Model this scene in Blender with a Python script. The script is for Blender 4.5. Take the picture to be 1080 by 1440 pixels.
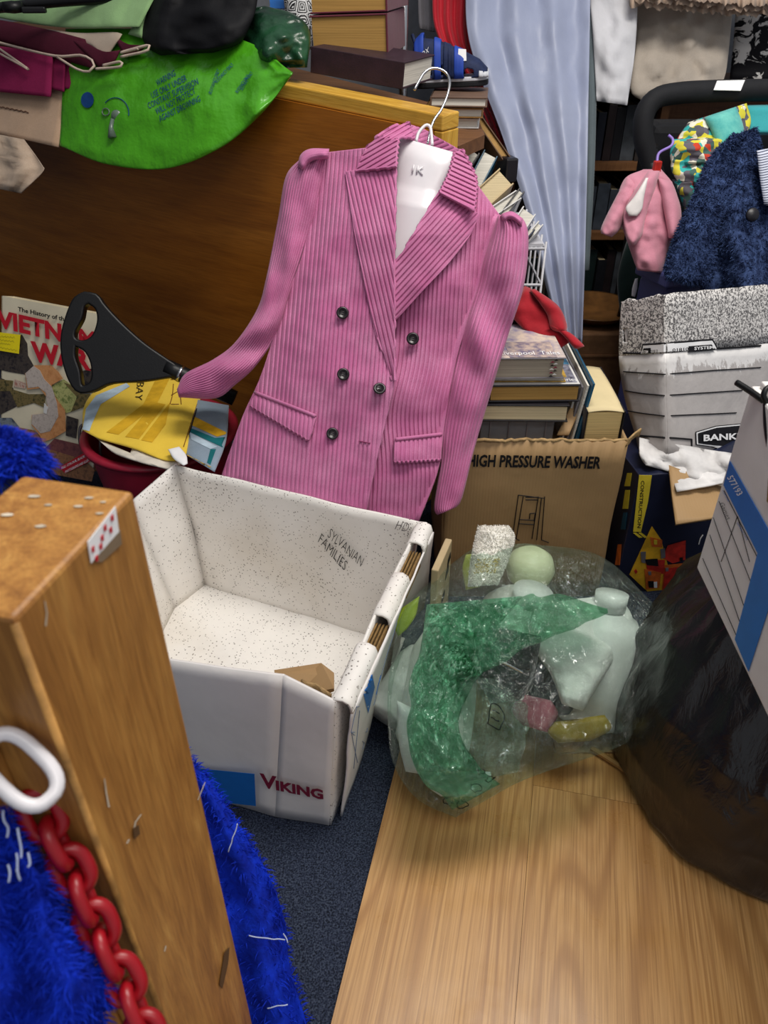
import bpy, bmesh, math, random
from mathutils import Vector, Matrix, noise
from mathutils.bvhtree import BVHTree
random.seed(7)
SC = bpy.context.scene
COL = SC.collection
for o in list(bpy.data.objects): bpy.data.objects.remove(o)

# ------------------------------------------------------------------ camera, world, lights, exposure
CAM_H, PITCH, FPX = 1.05, math.radians(35), 1080.0
cam = bpy.data.cameras.new('camera'); camo = bpy.data.objects.new('camera', cam); COL.objects.link(camo)
camo.location = (0, 0, CAM_H); camo.rotation_euler = (math.pi/2-PITCH, 0, 0)
cam.sensor_fit = 'VERTICAL'; cam.sensor_height = 36.0; cam.lens = 36.0*FPX/1440.0
cam.clip_start = 0.02
cam.dof.use_dof = True; cam.dof.focus_distance = 1.3; cam.dof.aperture_fstop = 10.0
SC.camera = camo
w = bpy.data.worlds.new('world'); SC.world = w; w.use_nodes = True
w.node_tree.nodes['Background'].inputs[0].default_value = (0.88, 0.92, 1.0, 1)
w.node_tree.nodes['Background'].inputs[1].default_value = 0.42
def area(name, loc, sx, sy, power, col=(1, .95, .88), target=None):
    l = bpy.data.lights.new(name, 'AREA'); l.shape = 'RECTANGLE'; l.size = sx; l.size_y = sy; l.energy = power; l.color = col
    o = bpy.data.objects.new(name, l); COL.objects.link(o); o.location = loc
    if target is not None:
        o.rotation_euler = (Vector(target)-Vector(loc)).to_track_quat('-Z', 'Y').to_euler()
    return o
# shop ceiling lamp glinting on the laminate, plus an assumed one added behind camera
area('ceiling_light_ahead_offscreen', (0.55, 1.0, 2.45), 1.2, 0.6, 46, (1.0, .95, .88))
area('assumed_light_behind_offscreen', (0.7, -0.6, 2.45), 1.2, 0.6, 16, (1.0, .95, .90))
SC.view_settings.view_transform = 'Standard'; SC.view_settings.look = 'None'
SC.view_settings.exposure = -0.12; SC.view_settings.gamma = 1.0; SC.view_settings.use_curve_mapping = False

# ------------------------------------------------------------------ measuring helpers (photo measurement -> place in the room)
CP, SP = math.cos(PITCH), math.sin(PITCH)
CAMP = Vector((0, 0, CAM_H))
def ray(px, py):
    u, v = (px-540)/FPX, (720-py)/FPX
    return Vector((u, CP+v*SP, -SP+v*CP))
def at(px, py, t): return CAMP+ray(px, py)*t
def atz(px, py, z):
    d = ray(px, py); return CAMP+d*((z-CAM_H)/d.z)
def aty(px, py, y):
    d = ray(px, py); return CAMP+d*(y/d.y)
def onp(px, py, p0, n):
    d = ray(px, py); return CAMP+d*((Vector(p0)-CAMP).dot(n)/d.dot(n))
def V(*a): return Vector(a)
def nz(p, s, seed=0.0): return noise.noise(Vector(p)*s+Vector((seed*3.1, seed*7.7, seed*1.3)))
def fr(p, s, seed=0.0, o=4): return noise.fractal(Vector(p)*s+Vector((seed*3.1, seed*7.7, seed*1.3)), 1.0, 2.0, o)
def rid(p, s, seed=0.0): return 1-2*abs(nz(p, s, seed))
def lerp(a, b, t): return a+(b-a)*t
def frame(o, x, y):
    x = Vector(x).normalized(); y = Vector(y); y = (y-x*y.dot(x)).normalized(); z = x.cross(y)
    return Matrix(((x.x, y.x, z.x, o[0]), (x.y, y.y, z.y, o[1]), (x.z, y.z, z.z, o[2]), (0, 0, 0, 1)))
def frameu(o, x, y):
    """as frame(), but the third axis always points up"""
    M = frame(o, x, y)
    if M[2][2] < 0:
        for r in range(3): M[r][2] = -M[r][2]
    return M
def yawm(o, deg): return Matrix.Translation(Vector(o)) @ Matrix.Rotation(math.radians(deg), 4, 'Z')
def crom(pts, n):
    P = [Vector(p) for p in pts]
    if len(P) == 2: return [P[0].lerp(P[1], i/(n-1)) for i in range(n)]
    L = [0.0]
    for a, b in zip(P, P[1:]): L.append(L[-1]+max((b-a).length, 1e-6))
    out = []
    for i in range(n):
        s = L[-1]*i/(n-1); k = 0
        while k < len(P)-2 and s > L[k+1]: k += 1
        f = (s-L[k])/(L[k+1]-L[k])
        p0 = P[k-1] if k > 0 else P[k]*2-P[k+1]
        p1, p2 = P[k], P[k+1]
        p3 = P[k+2] if k+2 < len(P) else P[k+1]*2-P[k]
        out.append(0.5*((2*p1)+(p2-p0)*f+(2*p0-5*p1+4*p2-p3)*f*f+(3*p1-p0-3*p2+p3)*f**3))
    return out
def pl(tab, x):
    if x <= tab[0][0]: return tab[0][1]
    for (a, b), (c, d) in zip(tab, tab[1:]):
        if x <= c: return lerp(b, d, (x-a)/(c-a))
    return tab[-1][1]

# ------------------------------------------------------------------ materials
MATS = {}
def lin(h):
    if isinstance(h, str):
        h = h.lstrip('#'); c = [int(h[i:i+2], 16)/255 for i in (0, 2, 4)]
    else: c = h
    return tuple([(x/12.92 if x <= .04045 else ((x+.055)/1.055)**2.4) for x in c])+(1.0,)
class NT:
    def __init__(s, name):
        m = bpy.data.materials.new(name); m.use_nodes = True; s.m = m; s.t = m.node_tree; s.n = s.t.nodes; s.b = s.n['Principled BSDF']; MATS[name] = m
        s.tc = s.n.new('ShaderNodeTexCoord')
    def add(s, t, **k):
        n = s.n.new(t)
        for a, b in k.items():
            if a in ('inputs',):
                for i, v in b.items():
                    if hasattr(v, 'is_output') or isinstance(v, bpy.types.NodeSocket): s.t.links.new(v, n.inputs[i])
                    else: n.inputs[i].default_value = v
            else: setattr(n, a, b)
        return n
    def link(s, a, b): s.t.links.new(a, b)
    def mapping(s, scale=(1, 1, 1), rot=(0, 0, 0), coord='Object', loc=(0, 0, 0)):
        return s.add('ShaderNodeMapping', inputs={0: s.tc.outputs[coord], 1: loc, 2: rot, 3: scale}).outputs[0]
    def noise(s, vec, scale, detail=4, rough=.55, dist=0):
        return s.add('ShaderNodeTexNoise', inputs={'Vector': vec, 'Scale': scale, 'Detail': detail, 'Roughness': rough, 'Distortion': dist}).outputs[0]
    def ramp(s, fac, stops, interp='LINEAR'):
        r = s.add('ShaderNodeValToRGB', inputs={0: fac}); r.color_ramp.interpolation = interp
        e = r.color_ramp.elements
        while len(e) < len(stops): e.new(.5)
        for el, (p, c) in zip(e, stops): el.position = p; el.color = c if len(c) == 4 else tuple(c)+(1,)
        return r.outputs[0]
    def mix(s, fac, a, b, mode='MIX'):
        return s.add('ShaderNodeMixRGB', blend_type=mode, inputs={0: fac, 1: a, 2: b}).outputs[0]
    def math(s, op, a, b=0.0):
        return s.add('ShaderNodeMath', operation=op, inputs={0: a, 1: b}).outputs[0]
    def bump(s, h, strength=.3, dist=.002, normal=None):
        i = {'Height': h, 'Strength': strength, 'Distance': dist}
        if normal is not None: i['Normal'] = normal
        return s.add('ShaderNodeBump', inputs=i).outputs[0]
    def out(s, col=None, rough=.6, spec=.5, normal=None, metal=0, **k):
        b = s.b
        if col is not None:
            if isinstance(col, (tuple, list)): b.inputs['Base Color'].default_value = col
            else: s.link(col, b.inputs['Base Color'])
        if isinstance(rough, (int, float)): b.inputs['Roughness'].default_value = rough
        else: s.link(rough, b.inputs['Roughness'])
        b.inputs['Specular IOR Level'].default_value = spec; b.inputs['Metallic'].default_value = metal
        if normal is not None: s.link(normal, b.inputs['Normal'])
        for a, v in k.items(): b.inputs[a.replace('_', ' ')].default_value = v
        return s.m
BW = lambda v: (v, v, v, 1)
def flat(name, c, rough=.6, spec=.4, var=.12, vs=30, bump=0, bs=150, bd=.002, metal=0, c2=None, **k):
    if name in MATS: return MATS[name]
    t = NT(name); vec = t.mapping()
    a = lin(c); b = lin(c2) if c2 else tuple(max(0, x*(1-var*2.2)) for x in a[:3])+(1,)
    f = t.ramp(t.noise(vec, vs, 5), [(.35, BW(0)), (.65, BW(1))])
    col = t.mix(f, b, a)
    n = t.bump(t.noise(vec, bs, 3), bump, bd) if bump else None
    return t.out(col, rough, spec, n, metal, **k)
def cloth(name, c, rough=.85, wv=900, var=.1, vs=12, bump=.35, sheen=.3, c2=None):
    if name in MATS: return MATS[name]
    t = NT(name); vec = t.mapping()
    a = lin(c); b = lin(c2) if c2 else tuple(x*(1-var*2) for x in a[:3])+(1,)
    col = t.mix(t.ramp(t.noise(vec, vs, 5), [(.3, BW(0)), (.7, BW(1))]), b, a)
    col = t.mix(t.noise(vec, wv, 1), col, t.mix(.5, col, a, 'MULTIPLY'))
    n = t.bump(t.noise(vec, wv, 2), bump, .0008)
    n = t.bump(t.noise(vec, 60, 3), .25, .003, n)
    return t.out(col, rough, .25, n, 0, Sheen_Weight=sheen)
def wood(name, stops, scale=(6, 6, .6), ns=6, rough=.4, spec=.4, dist=1.2, coord='Object', fine=(90, 90, 3), bumpv=.12, rot=(0, 0, 0), coat=0):
    if name in MATS: return MATS[name]
    t = NT(name); v = t.mapping(scale, rot, coord); g = t.noise(v, ns, 6, .6, dist)
    col = t.ramp(g, [(p, lin(c)) for p, c in stops])
    f = t.noise(t.mapping(fine, rot, coord), 6, 3, .6)
    col = t.mix(t.math('MULTIPLY', t.ramp(f, [(.35, BW(1)), (.6, BW(0))]), .45), col, t.mix(.6, col, lin('#5a3413'), 'MULTIPLY'))
    return t.out(col, rough, spec, t.bump(f, bumpv, .001), 0, Coat_Weight=coat)
WOOD_PANEL = wood('varnished_veneer', [(.3, '#935516'), (.5, '#a8661d'), (.7, '#b87426')], (.5, 5, 7), 4, .32, .5, .6, 'UV', (2, 50, 1), .04)
WOOD_EDGE = wood('pine_edging', [(.25, '#b9862c'), (.5, '#d7a640'), (.75, '#e7bd5a')], (30, 2, 30), 4, .4, .4, .5, 'UV', (90, 4, 1), .1)
WOOD_POST = wood('old_stained_pine', [(.2, '#7c4d22'), (.45, '#a87438'), (.6, '#b98543'), (.8, '#d5a65c')], (9, 9, .9), 4, .45, .4, 1.6, 'Object', (70, 70, 4), .15)
SHELFWOOD = wood('shelf_wood', [(.2, '#5a3a22'), (.6, '#7d5636'), (.9, '#8d6743')], (1, 9, 9), 5, .5, .3)
def laminate():
    t = NT('oak_laminate')
    info = t.add('ShaderNodeObjectInfo')
    off = t.add('ShaderNodeCombineXYZ', inputs={0: t.math('MULTIPLY', info.outputs['Random'], 13.0), 1: t.math('MULTIPLY', info.outputs['Random'], 7.0)}).outputs[0]
    v = t.add('ShaderNodeVectorMath', operation='ADD', inputs={0: t.tc.outputs['Object'], 1: off}).outputs[0]
    m = t.add('ShaderNodeMapping', inputs={0: v, 3: (7, .9, 1)}).outputs[0]
    n0 = t.noise(m, 1.0, 2, .4, .3)
    sx = t.add('ShaderNodeSeparateXYZ', inputs={0: v}).outputs[0]
    ph = t.math('ADD', t.math('MULTIPLY', sx, 160.0), t.math('MULTIPLY', n0, 75.0))
    wv = t.math('ADD', t.math('MULTIPLY', t.math('SINE', ph), .5), .5)
    m2 = t.add('ShaderNodeMapping', inputs={0: v, 3: (330, 5, 10)}).outputs[0]
    f = t.noise(m2, 1.0, 5, .65)
    base = t.ramp(wv, [(0, lin('#9d6d39')), (.25, lin('#b5854c')), (.7, lin('#c09259')), (1, lin('#ba8b51'))])
    col = t.mix(t.ramp(f, [(.36, BW(.85)), (.58, BW(0))]), base, lin('#875a29'))
    big = t.noise(t.mapping((3, .6, 1)), 3, 3)
    col = t.mix(t.math('MULTIPLY', big, .35), col, lin('#cda36d'))
    sm = t.noise(t.mapping(), 9, 6, .6)
    return t.out(col, t.ramp(sm, [(.35, BW(.25)), (.7, BW(.48))]), .45, t.bump(f, .06, .0006))
LAM = laminate()
def carpet():
    t = NT('navy_carpet'); v = t.mapping()
    n1 = t.noise(v, 420, 2); n2 = t.noise(v, 5, 4)
    col = t.ramp(n1, [(.35, lin('#181c25')), (.5, lin('#30374a')), (.7, lin('#4e5768'))])
    col = t.mix(t.math('MULTIPLY', n2, .4), col, lin('#20242d'))
    return t.out(col, .95, .1, t.bump(n1, .9, .003))
CARPET = carpet()
def corduroy():
    t = NT('pink_corduroy')
    u = t.add('ShaderNodeSeparateXYZ', inputs={0: t.tc.outputs['UV']}).outputs[0]
    wob = t.math('MULTIPLY', t.math('SUBTRACT', t.noise(t.mapping(), 25, 2), .5), .25)
    ph = t.math('ADD', t.math('MULTIPLY', u, 2*math.pi), wob)
    s = t.math('ADD', t.math('MULTIPLY', t.math('SINE', ph), .5), .5)
    rib = t.ramp(s, [(.0, BW(0)), (.16, BW(.25)), (.42, BW(.9)), (1, BW(1))])
    pile = t.noise(t.mapping(), 700, 2); big = t.noise(t.mapping(), 14, 4)
    top = t.mix(t.ramp(big, [(.35, BW(0)), (.65, BW(1))]), lin('#bf6c99'), lin('#cd86ac'))
    top = t.mix(t.ramp(pile, [(.35, BW(.55)), (.6, BW(0))]), top, lin('#b05c89'))
    col = top
    n = t.bump(rib, .35, .001); n = t.bump(pile, .3, .0008, n)
    return t.out(col, .8, .2, n, 0, Sheen_Weight=.12, Sheen_Roughness=.4)
CORD = corduroy()
def card(name, c, spots=False, flute=None, stain=.2):
    if name in MATS: return MATS[name]
    t = NT(name); v = t.mapping()
    n1 = t.noise(v, 9, 5, .6)
    a = lin(c); b = tuple(x*(.72) for x in a[:3])+(1,)
    col = t.mix(t.math('MULTIPLY', t.ramp(n1, [(.45, BW(0)), (.75, BW(1))]), stain*2), a, b)
    n = t.bump(t.noise(v, 7, 4), .35, .012)
    if spots:
        vo = t.add('ShaderNodeTexVoronoi', inputs={'Vector': v, 'Scale': 170.0, 'Randomness': 1.0})
        thr = t.math('MULTIPLY', t.noise(v, 9, 3), .42)
        sp = t.math('LESS_THAN', vo.outputs[0], t.math('SUBTRACT', thr, .02))
        col = t.mix(t.math('MULTIPLY', sp, .75), col, lin('#4a4038'))
        col = t.mix(t.ramp(t.noise(v, 3.5, 4), [(.5, BW(0)), (.75, BW(.35))]), col, lin('#b9a98e'))
    if flute:
        wv = t.add('ShaderNodeTexWave', inputs={'Vector': t.mapping(rot=flute[1] if len(flute) > 1 else (0, 0, 0)), 'Scale': flute[0], 'Distortion': .3}).outputs[1]
        n = t.bump(wv, .12, .0015, n); col = t.mix(t.math('MULTIPLY', wv, .06), col, b)
    return t.out(col, .62, .3, n)
CARD_W = card('white_box_card', '#e3dfdc', False, None, .1)
CARD_IN = card('speckled_white_card', '#ece8e2', True, None, .18)
CARD_LILAC = card('white_box_card_outer', '#e3dfdc', False, None, .14)
KRAFT = card('kraft_card', '#a3845c', False, (55,), .12)
KRAFT_D = card('kraft_card_fluted', '#a3845c', False, (120, (0, 0, .4)), .25)
KRAFT_R = flat('torn_kraft_edge', '#b8996c', .9, .1, .2, 90, .5, 300)
FLUTE = flat('corrugated_edge', '#96794f', .9, .1, .15, 160, .8, 400)
WHITE = flat('white_paper', '#efeff0', .6, .3, .03)
BLUEP = flat('blue_print', '#1c6fc4', .5, .35, .05)
INK = flat('black_ink', '#17161a', .6, .2, .05)
INKG = flat('grey_pencil', '#5c5658', .7, .2, .05)
MAROONP = flat('maroon_print', '#7c1f3a', .6, .2, .05)
CHROME = flat('chrome_wire', '#c9c9cb', .18, .5, .03, metal=1)
BLACKPL = flat('black_plastic', '#09090b', .42, .35, .1, 40, .1, 300)
RUBBER = flat('black_foam', '#1b1c20', .75, .3, .1, 60, .3, 600)
WHITEPL = flat('white_plastic', '#e0dde0', .28, .5, .02)
PAGES = None
def pages(name, c):
    if name in MATS: return MATS[name]
    t = NT(name); f = t.noise(t.mapping((3, 3, 420)), 2, 3)
    a = lin(c); b = tuple(x*.62 for x in a[:3])+(1,)
    col = t.mix(t.ramp(f, [(.35, BW(.8)), (.6, BW(0))]), a, b)
    col = t.mix(t.math('MULTIPLY', t.noise(t.mapping(), 10, 3), .35), col, tuple(x*.8 for x in a[:3])+(1,))
    return t.out(col, .8, .15, t.bump(f, .3, .0006))
PG_TAN = pages('old_tan_pages', '#b58d4e'); PG_CREAM = pages('cream_pages', '#dccaa2'); PG_WHITE = pages('white_pages', '#e4e0d4')

# ------------------------------------------------------------------ mesh builder
def groove(u):
    """depth profile of corduroy: broad round ribs, narrow furrows"""
    s = .5+.5*math.sin(2*math.pi*u); f = min(1, s/.45); return 1-f*f*(3-2*f)
class MB:
    def __init__(s): s.v = []; s.f = []; s.uv = []; s.mi = []
    def addv(s, p, uv=(0, 0)): s.v.append(Vector(p)); s.uv.append(uv); return len(s.v)-1
    def box(s, c, d, M=None):
        M = M or Matrix(); b = len(s.v); c = Vector(c)
        for dz in (-.5, .5):
            for dx, dy in ((-.5, -.5), (.5, -.5), (.5, .5), (-.5, .5)):
                q = Vector((dx*d[0], dy*d[1], dz*d[2])); s.addv(M @ (c+q), (c.x+q.x+c.z*.3+q.z, c.y+q.y+q.z))
        for f in ((3, 2, 1, 0), (4, 5, 6, 7), (0, 1, 5, 4), (1, 2, 6, 5), (2, 3, 7, 6), (3, 0, 4, 7)): s.f.append([b+i for i in f])
        return s
    def hexa(s, p8):
        b = len(s.v)
        for p in p8: s.addv(p)
        for f in ((3, 2, 1, 0), (4, 5, 6, 7), (0, 1, 5, 4), (1, 2, 6, 5), (2, 3, 7, 6), (3, 0, 4, 7)): s.f.append([b+i for i in f])
        return s
    def prism(s, poly, z0, z1, M=None):
        M = M or Matrix(); b = len(s.v); n = len(poly)
        for z in (z0, z1):
            for p in poly: s.addv(M @ Vector((p[0], p[1], z)), (p[0], p[1]))
        s.f.append([b+i for i in range(n)][::-1]); s.f.append([b+n+i for i in range(n)])
        for i in range(n): j = (i+1) % n; s.f.append([b+i, b+j, b+n+j, b+n+i])
        return s
    def polyn(s, pts, off):
        b = len(s.v); n = len(pts); off = Vector(off)
        for p in pts: s.addv(p)
        for p in pts: s.addv(Vector(p)+off)
        s.f.append([b+i for i in range(n)][::-1]); s.f.append([b+n+i for i in range(n)])
        for i in range(n): j = (i+1) % n; s.f.append([b+i, b+j, b+n+j, b+n+i])
        return s
    def tube(s, pts, r, n=8, closed=False, up=(0, 0, 1)):
        P = [Vector(p) for p in pts]; N = len(P); b = len(s.v); prev = None
        R = r if isinstance(r, (list, tuple)) else [r]*N
        for i, p in enumerate(P):
            if closed: d = P[(i+1) % N]-P[i-1]
            else: d = P[min(i+1, N-1)]-P[max(i-1, 0)]
            d.normalize()
            if prev is None:
                a = Vector(up); a = a if abs(a.dot(d)) < .95 else Vector((1, 0, 0)); x = (a-d*a.dot(d)).normalized()
            else: x = (prev-d*prev.dot(d)).normalized()
            prev = x; y = d.cross(x)
            for k in range(n):
                an = 2*math.pi*k/n; s.addv(p+(x*math.cos(an)+y*math.sin(an))*R[i], (k/n, i/N))
        for i in range(N if closed else N-1):
            for k in range(n):
                i2 = (i+1) % N; k2 = (k+1) % n
                s.f.append([b+i*n+k, b+i*n+k2, b+i2*n+k2, b+i2*n+k])
        if not closed: s.f.append([b+k for k in range(n)][::-1]); s.f.append([b+(N-1)*n+k for k in range(n)])
        return s
    def lathe(s, prof, n=24, M=None, sy=1.0):
        M = M or Matrix(); b = len(s.v); m = len(prof)
        for k in range(n):
            a = 2*math.pi*k/n
            for r, z in prof: s.addv(M @ Vector((r*math.cos(a), r*math.sin(a)*sy, z)), (k/n, z))
        for k in range(n):
            k2 = (k+1) % n
            for i in range(m-1): s.f.append([b+k*m+i, b+k2*m+i, b+k2*m+i+1, b+k*m+i+1])
        if prof[0][0] > 1e-5: s.f.append([b+k*m for k in range(n)][::-1])
        if prof[-1][0] > 1e-5: s.f.append([b+k*m+m-1 for k in range(n)])
        return s
    def grid(s, G, UV=None, cu=False, cv=False):
        b = len(s.v); nv = len(G); nu = len(G[0])
        for i in range(nv):
            for j in range(nu): s.addv(G[i][j], UV[i][j] if UV else (j/(nu-1), i/(nv-1)))
        for i in range(nv if cv else nv-1):
            for j in range(nu if cu else nu-1):
                i2 = (i+1) % nv; j2 = (j+1) % nu
                s.f.append([b+i*nu+j, b+i*nu+j2, b+i2*nu+j2, b+i2*nu+j])
        return s
    def quad(s, p00, p10, p11, p01, nu=8, nv=8, amp=0, sc=8, seed=0, uvs=1.0):
        p00, p10, p11, p01 = map(Vector, (p00, p10, p11, p01)); n = (p10-p00).cross(p01-p00).normalized()
        G = []; U = []
        for i in range(nv+1):
            r = []; ru = []
            for j in range(nu+1):
                a, c = j/nu, i/nv
                p = p00.lerp(p10, a).lerp(p01.lerp(p11, a), c)
                r.append(p+n*(amp*fr(p, sc, seed, 3))); ru.append((a*(p10-p00).length*uvs, c*(p01-p00).length*uvs))
            G.append(r); U.append(ru)
        return s.grid(G, U)
    def ruled(s, L, R, tf, nu=24, nv=24, uvf=None, wr=0, ws=10, seed=0, rib=0):
        A = crom([Vector((p[0], p[1], 0)) for p in L], nv+1); B = crom([Vector((p[0], p[1], 0)) for p in R], nv+1)
        G = []; U = []
        for i in range(nv+1):
            g = []; u = []
            for j in range(nu+1):
                a = j/nu; q = A[i].lerp(B[i], a); p = at(q.x, q.y, tf(q.x, q.y, a, i/nv))
                if wr: p = p-ray(q.x, q.y)*(wr*fr(p, ws, seed, 3))
                uu = uvf(q.x, q.y, a, i/nv) if uvf else (q.x/100, q.y/100)
                if rib: p = p+ray(q.x, q.y)*(rib*groove(uu[0])*min(1, min(a, 1-a)/.05, min(i, nv-i)/nv/.03))   # hems lie flat
                g.append(p); u.append(uu)
            G.append(g); U.append(u)
        return s.grid(G, U)
    def rtube(s, L, R, t0, h, nu=32, nv=24, wr=0, ws=12, seed=0, uvf=None, pw=1.0, taper=(1, 1), folds=None, zmin=None, rib=0):
        A = crom([Vector((p[0], p[1], 0)) for p in L], nv+1); B = crom([Vector((p[0], p[1], 0)) for p in R], nv+1)
        G = []; U = []
        for i in range(nv+1):
            v = i/nv; g = []; u = []
            hh = h(v) if callable(h) else h
            e = min(1, v/.12) if v < .12 else (min(1, (1-v)/.12) if v > .88 else 1); e = math.sin(e*math.pi/2)
            if v < .5: hh *= lerp(taper[0], 1, e) if v < .12 else 1
            else: hh *= lerp(taper[1], 1, e) if v > .88 else 1
            for j in range(nu):
                th = 2*math.pi*j/nu; a = (1-math.cos(th))/2
                q = A[i].lerp(B[i], a); sn = math.sin(th); off = hh*math.copysign(abs(sn)**pw, sn)
                tt = t0(q.x, q.y, a, v) if callable(t0) else t0
                p = at(q.x, q.y, tt-off)
                if folds and sn > -.2: off2 = folds(a, v); p = p-ray(q.x, q.y)*off2*min(1, abs(sn)*2)
                if wr: p = p-ray(q.x, q.y)*(wr*fr(p, ws, seed, 3)*abs(sn))
                if zmin is not None and p.z < zmin: p.z = zmin
                uu = uvf(q.x, q.y, a, v) if uvf else (q.x/100, q.y/100)
                if rib: p = p+ray(q.x, q.y)*(rib*groove(uu[0])*sn)
                g.append(p); u.append(uu)
            G.append(g); U.append(u)
        b = len(s.v); s.grid(G, U, cu=True)
        s.f.append([b+j for j in range(nu)]); s.f.append([b+nv*nu+j for j in range(nu)][::-1])
        s.lastG = G
        return s
    def build(s, name, mat, parent=None, smooth=False, bevel=0, solid=0, solid_off=0, sub=0, recalc=True):
        me = bpy.data.meshes.new(name)
        if parent is not None: o0 = parent.matrix_world_loc
        else:
            lo = [min(v[i] for v in s.v) for i in range(3)]; hi = [max(v[i] for v in s.v) for i in range(3)]
            o0 = Vector(((lo[0]+hi[0])/2, (lo[1]+hi[1])/2, lo[2]))
        me.from_pydata([v-o0 for v in s.v], [], s.f)
        ul = me.uv_layers.new(name='UVMap')
        for lp in me.loops: ul.data[lp.index].uv = s.uv[lp.vertex_index]
        if recalc:
            bm = bmesh.new(); bm.from_mesh(me); bmesh.ops.recalc_face_normals(bm, faces=bm.faces); bm.to_mesh(me); bm.free()
        if smooth: me.polygons.foreach_set('use_smooth', [True]*len(me.polygons))
        me.materials.append(mat)
        ob = bpy.data.objects.new(name, me); COL.objects.link(ob)
        if parent is not None: ob.parent = parent.o; 
        else: ob.location = o0
        if sub: m = ob.modifiers.new('sub', 'SUBSURF'); m.levels = m.render_levels = sub
        if solid: m = ob.modifiers.new('thick', 'SOLIDIFY'); m.thickness = solid; m.offset = solid_off
        if bevel: m = ob.modifiers.new('bev', 'BEVEL'); m.width = bevel; m.segments = 2; m.limit_method = 'ANGLE'
        return Node(ob, o0)
class Node:
    def __init__(s, o, loc): s.o = o; s.matrix_world_loc = Vector(loc)
def tag(n, label=None, cat=None, group=None, kind=None):
    o = n.o if isinstance(n, Node) else n
    if label: o['label'] = label
    if cat: o['category'] = cat
    if group: o['group'] = group
    if kind: o['kind'] = kind
    return n
def thing(name, label, cat, loc, group=None):
    o = bpy.data.objects.new(name, None); COL.objects.link(o); o.location = loc; o.empty_display_size = .05
    n = Node(o, loc); tag(n, label, cat, group); return n
def struct(n): n.o['kind'] = 'structure'; return n
def text(body, size, fn, mat, parent, name='lettering', sx=1.0, bold=0.0, shear=0, align='LEFT', space=1.0, res=2, line=1.0, sub=0, fit=False):
    """flat lettering: fn(x, y) -> point on the surface"""
    cu = bpy.data.curves.new('t', 'FONT'); cu.body = body; cu.size = size; cu.offset = bold; cu.shear = shear; cu.align_x = align
    cu.space_character = space; cu.resolution_u = res; cu.space_line = line
    ob = bpy.data.objects.new('t', cu); me = bpy.data.meshes.new_from_object(ob)
    if sub:
        bm = bmesh.new(); bm.from_mesh(me); bmesh.ops.subdivide_edges(bm, edges=bm.edges, cuts=sub); bm.to_mesh(me); bm.free()
    if fit:
        xs = [v.co.x for v in me.vertices]; ys = [v.co.y for v in me.vertices]; x0, x1, y0, y1 = min(xs), max(xs), min(ys), max(ys)
        for v in me.vertices: v.co.x = (v.co.x-x0)/(x1-x0); v.co.y = (v.co.y-y0)/(y1-y0)
    for v in me.vertices: v.co = Vector(fn(v.co.x*sx, v.co.y))-parent.matrix_world_loc
    bpy.data.objects.remove(ob); bpy.data.curves.remove(cu)
    me.materials.clear(); me.materials.append(mat); me.name = name
    o = bpy.data.objects.new(name, me); COL.objects.link(o); o.parent = parent.o
    return o
def planefn(o, x, y, off=0.0006):
    x = Vector(x); y = Vector(y); n = x.cross(y).normalized(); o = Vector(o)
    return lambda a, b: o+x*a+y*b+n*off
def decal(parent, pts, toward, mat, name='print_panel', th=.0005):
    """thin print lying on a plane; pts are points on the surface"""
    pts = [Vector(p) for p in pts]; n = (pts[1]-pts[0]).cross(pts[2]-pts[0]).normalized()
    if n.dot(Vector(toward)) < 0: n = -n
    mb = MB(); mb.polyn([p+n*.0002 for p in pts], n*th); return mb.build(name, mat, parent)
def strokes(parent, polys, r, mat, name='pen_marks'):
    mb = MB()
    for p in polys: mb.tube(p, r, 5)
    return mb.build(name, mat, parent)
class Surf:
    """a built surface that prints can be laid on: the point seen from the room at a photo position"""
    def __init__(s, mb): s.t = BVHTree.FromPolygons([tuple(v) for v in mb.v], mb.f)
    def __call__(s, px, py, off=.0008):
        d = ray(px, py).normalized(); h = s.t.ray_cast(CAMP, d)
        if h[0] is None:
            h = s.t.find_nearest(at(px, py, s.guess)) if hasattr(s, 'guess') else (None,)
            if h[0] is None: return CAMP+d*1.2
        n = h[1] if h[1].dot(d) < 0 else -h[1]
        return h[0]+n*off
def sdecal(parent, poly, surf, mat, name, off=.0008, cuts=4):
    """print laid over a curved surface"""
    bm = bmesh.new(); f = bm.faces.new([bm.verts.new((x, y, 0)) for x, y in poly]); bmesh.ops.triangulate(bm, faces=[f])
    for _ in range(cuts):
        es = [e for e in bm.edges if (e.verts[0].co-e.verts[1].co).length > 5]
        if not es: break
        bmesh.ops.subdivide_edges(bm, edges=es, cuts=1); bmesh.ops.triangulate(bm, faces=[f for f in bm.faces if len(f.verts) > 3])
    mb = MB()
    for i, v in enumerate(bm.verts): v.index = i; mb.addv(surf(v.co.x, v.co.y, off))
    for f in bm.faces: mb.f.append([v.index for v in f.verts])
    bm.free(); return mb.build(name, mat, parent, True)
def spts(pts, n=3): return [(p.x, p.y) for p in crom([V(a, b, 0) for a, b in pts], len(pts)*n)]
# ------------------------------------------------------------------ the setting
struct(MB().box((0, 1.0, -.03), (4.6, 4.2, .06)).build('floor', CARPET))
WALLM = flat('painted_wall', '#7f8288', .8, .2, .08)
struct(MB().box((0, 3.13, 1.25), (4.6, .06, 2.5)).build('wall_back', WALLM))
struct(MB().box((-2.33, 1.0, 1.25), (.06, 4.2, 2.5)).build('wall_left', WALLM))
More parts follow.
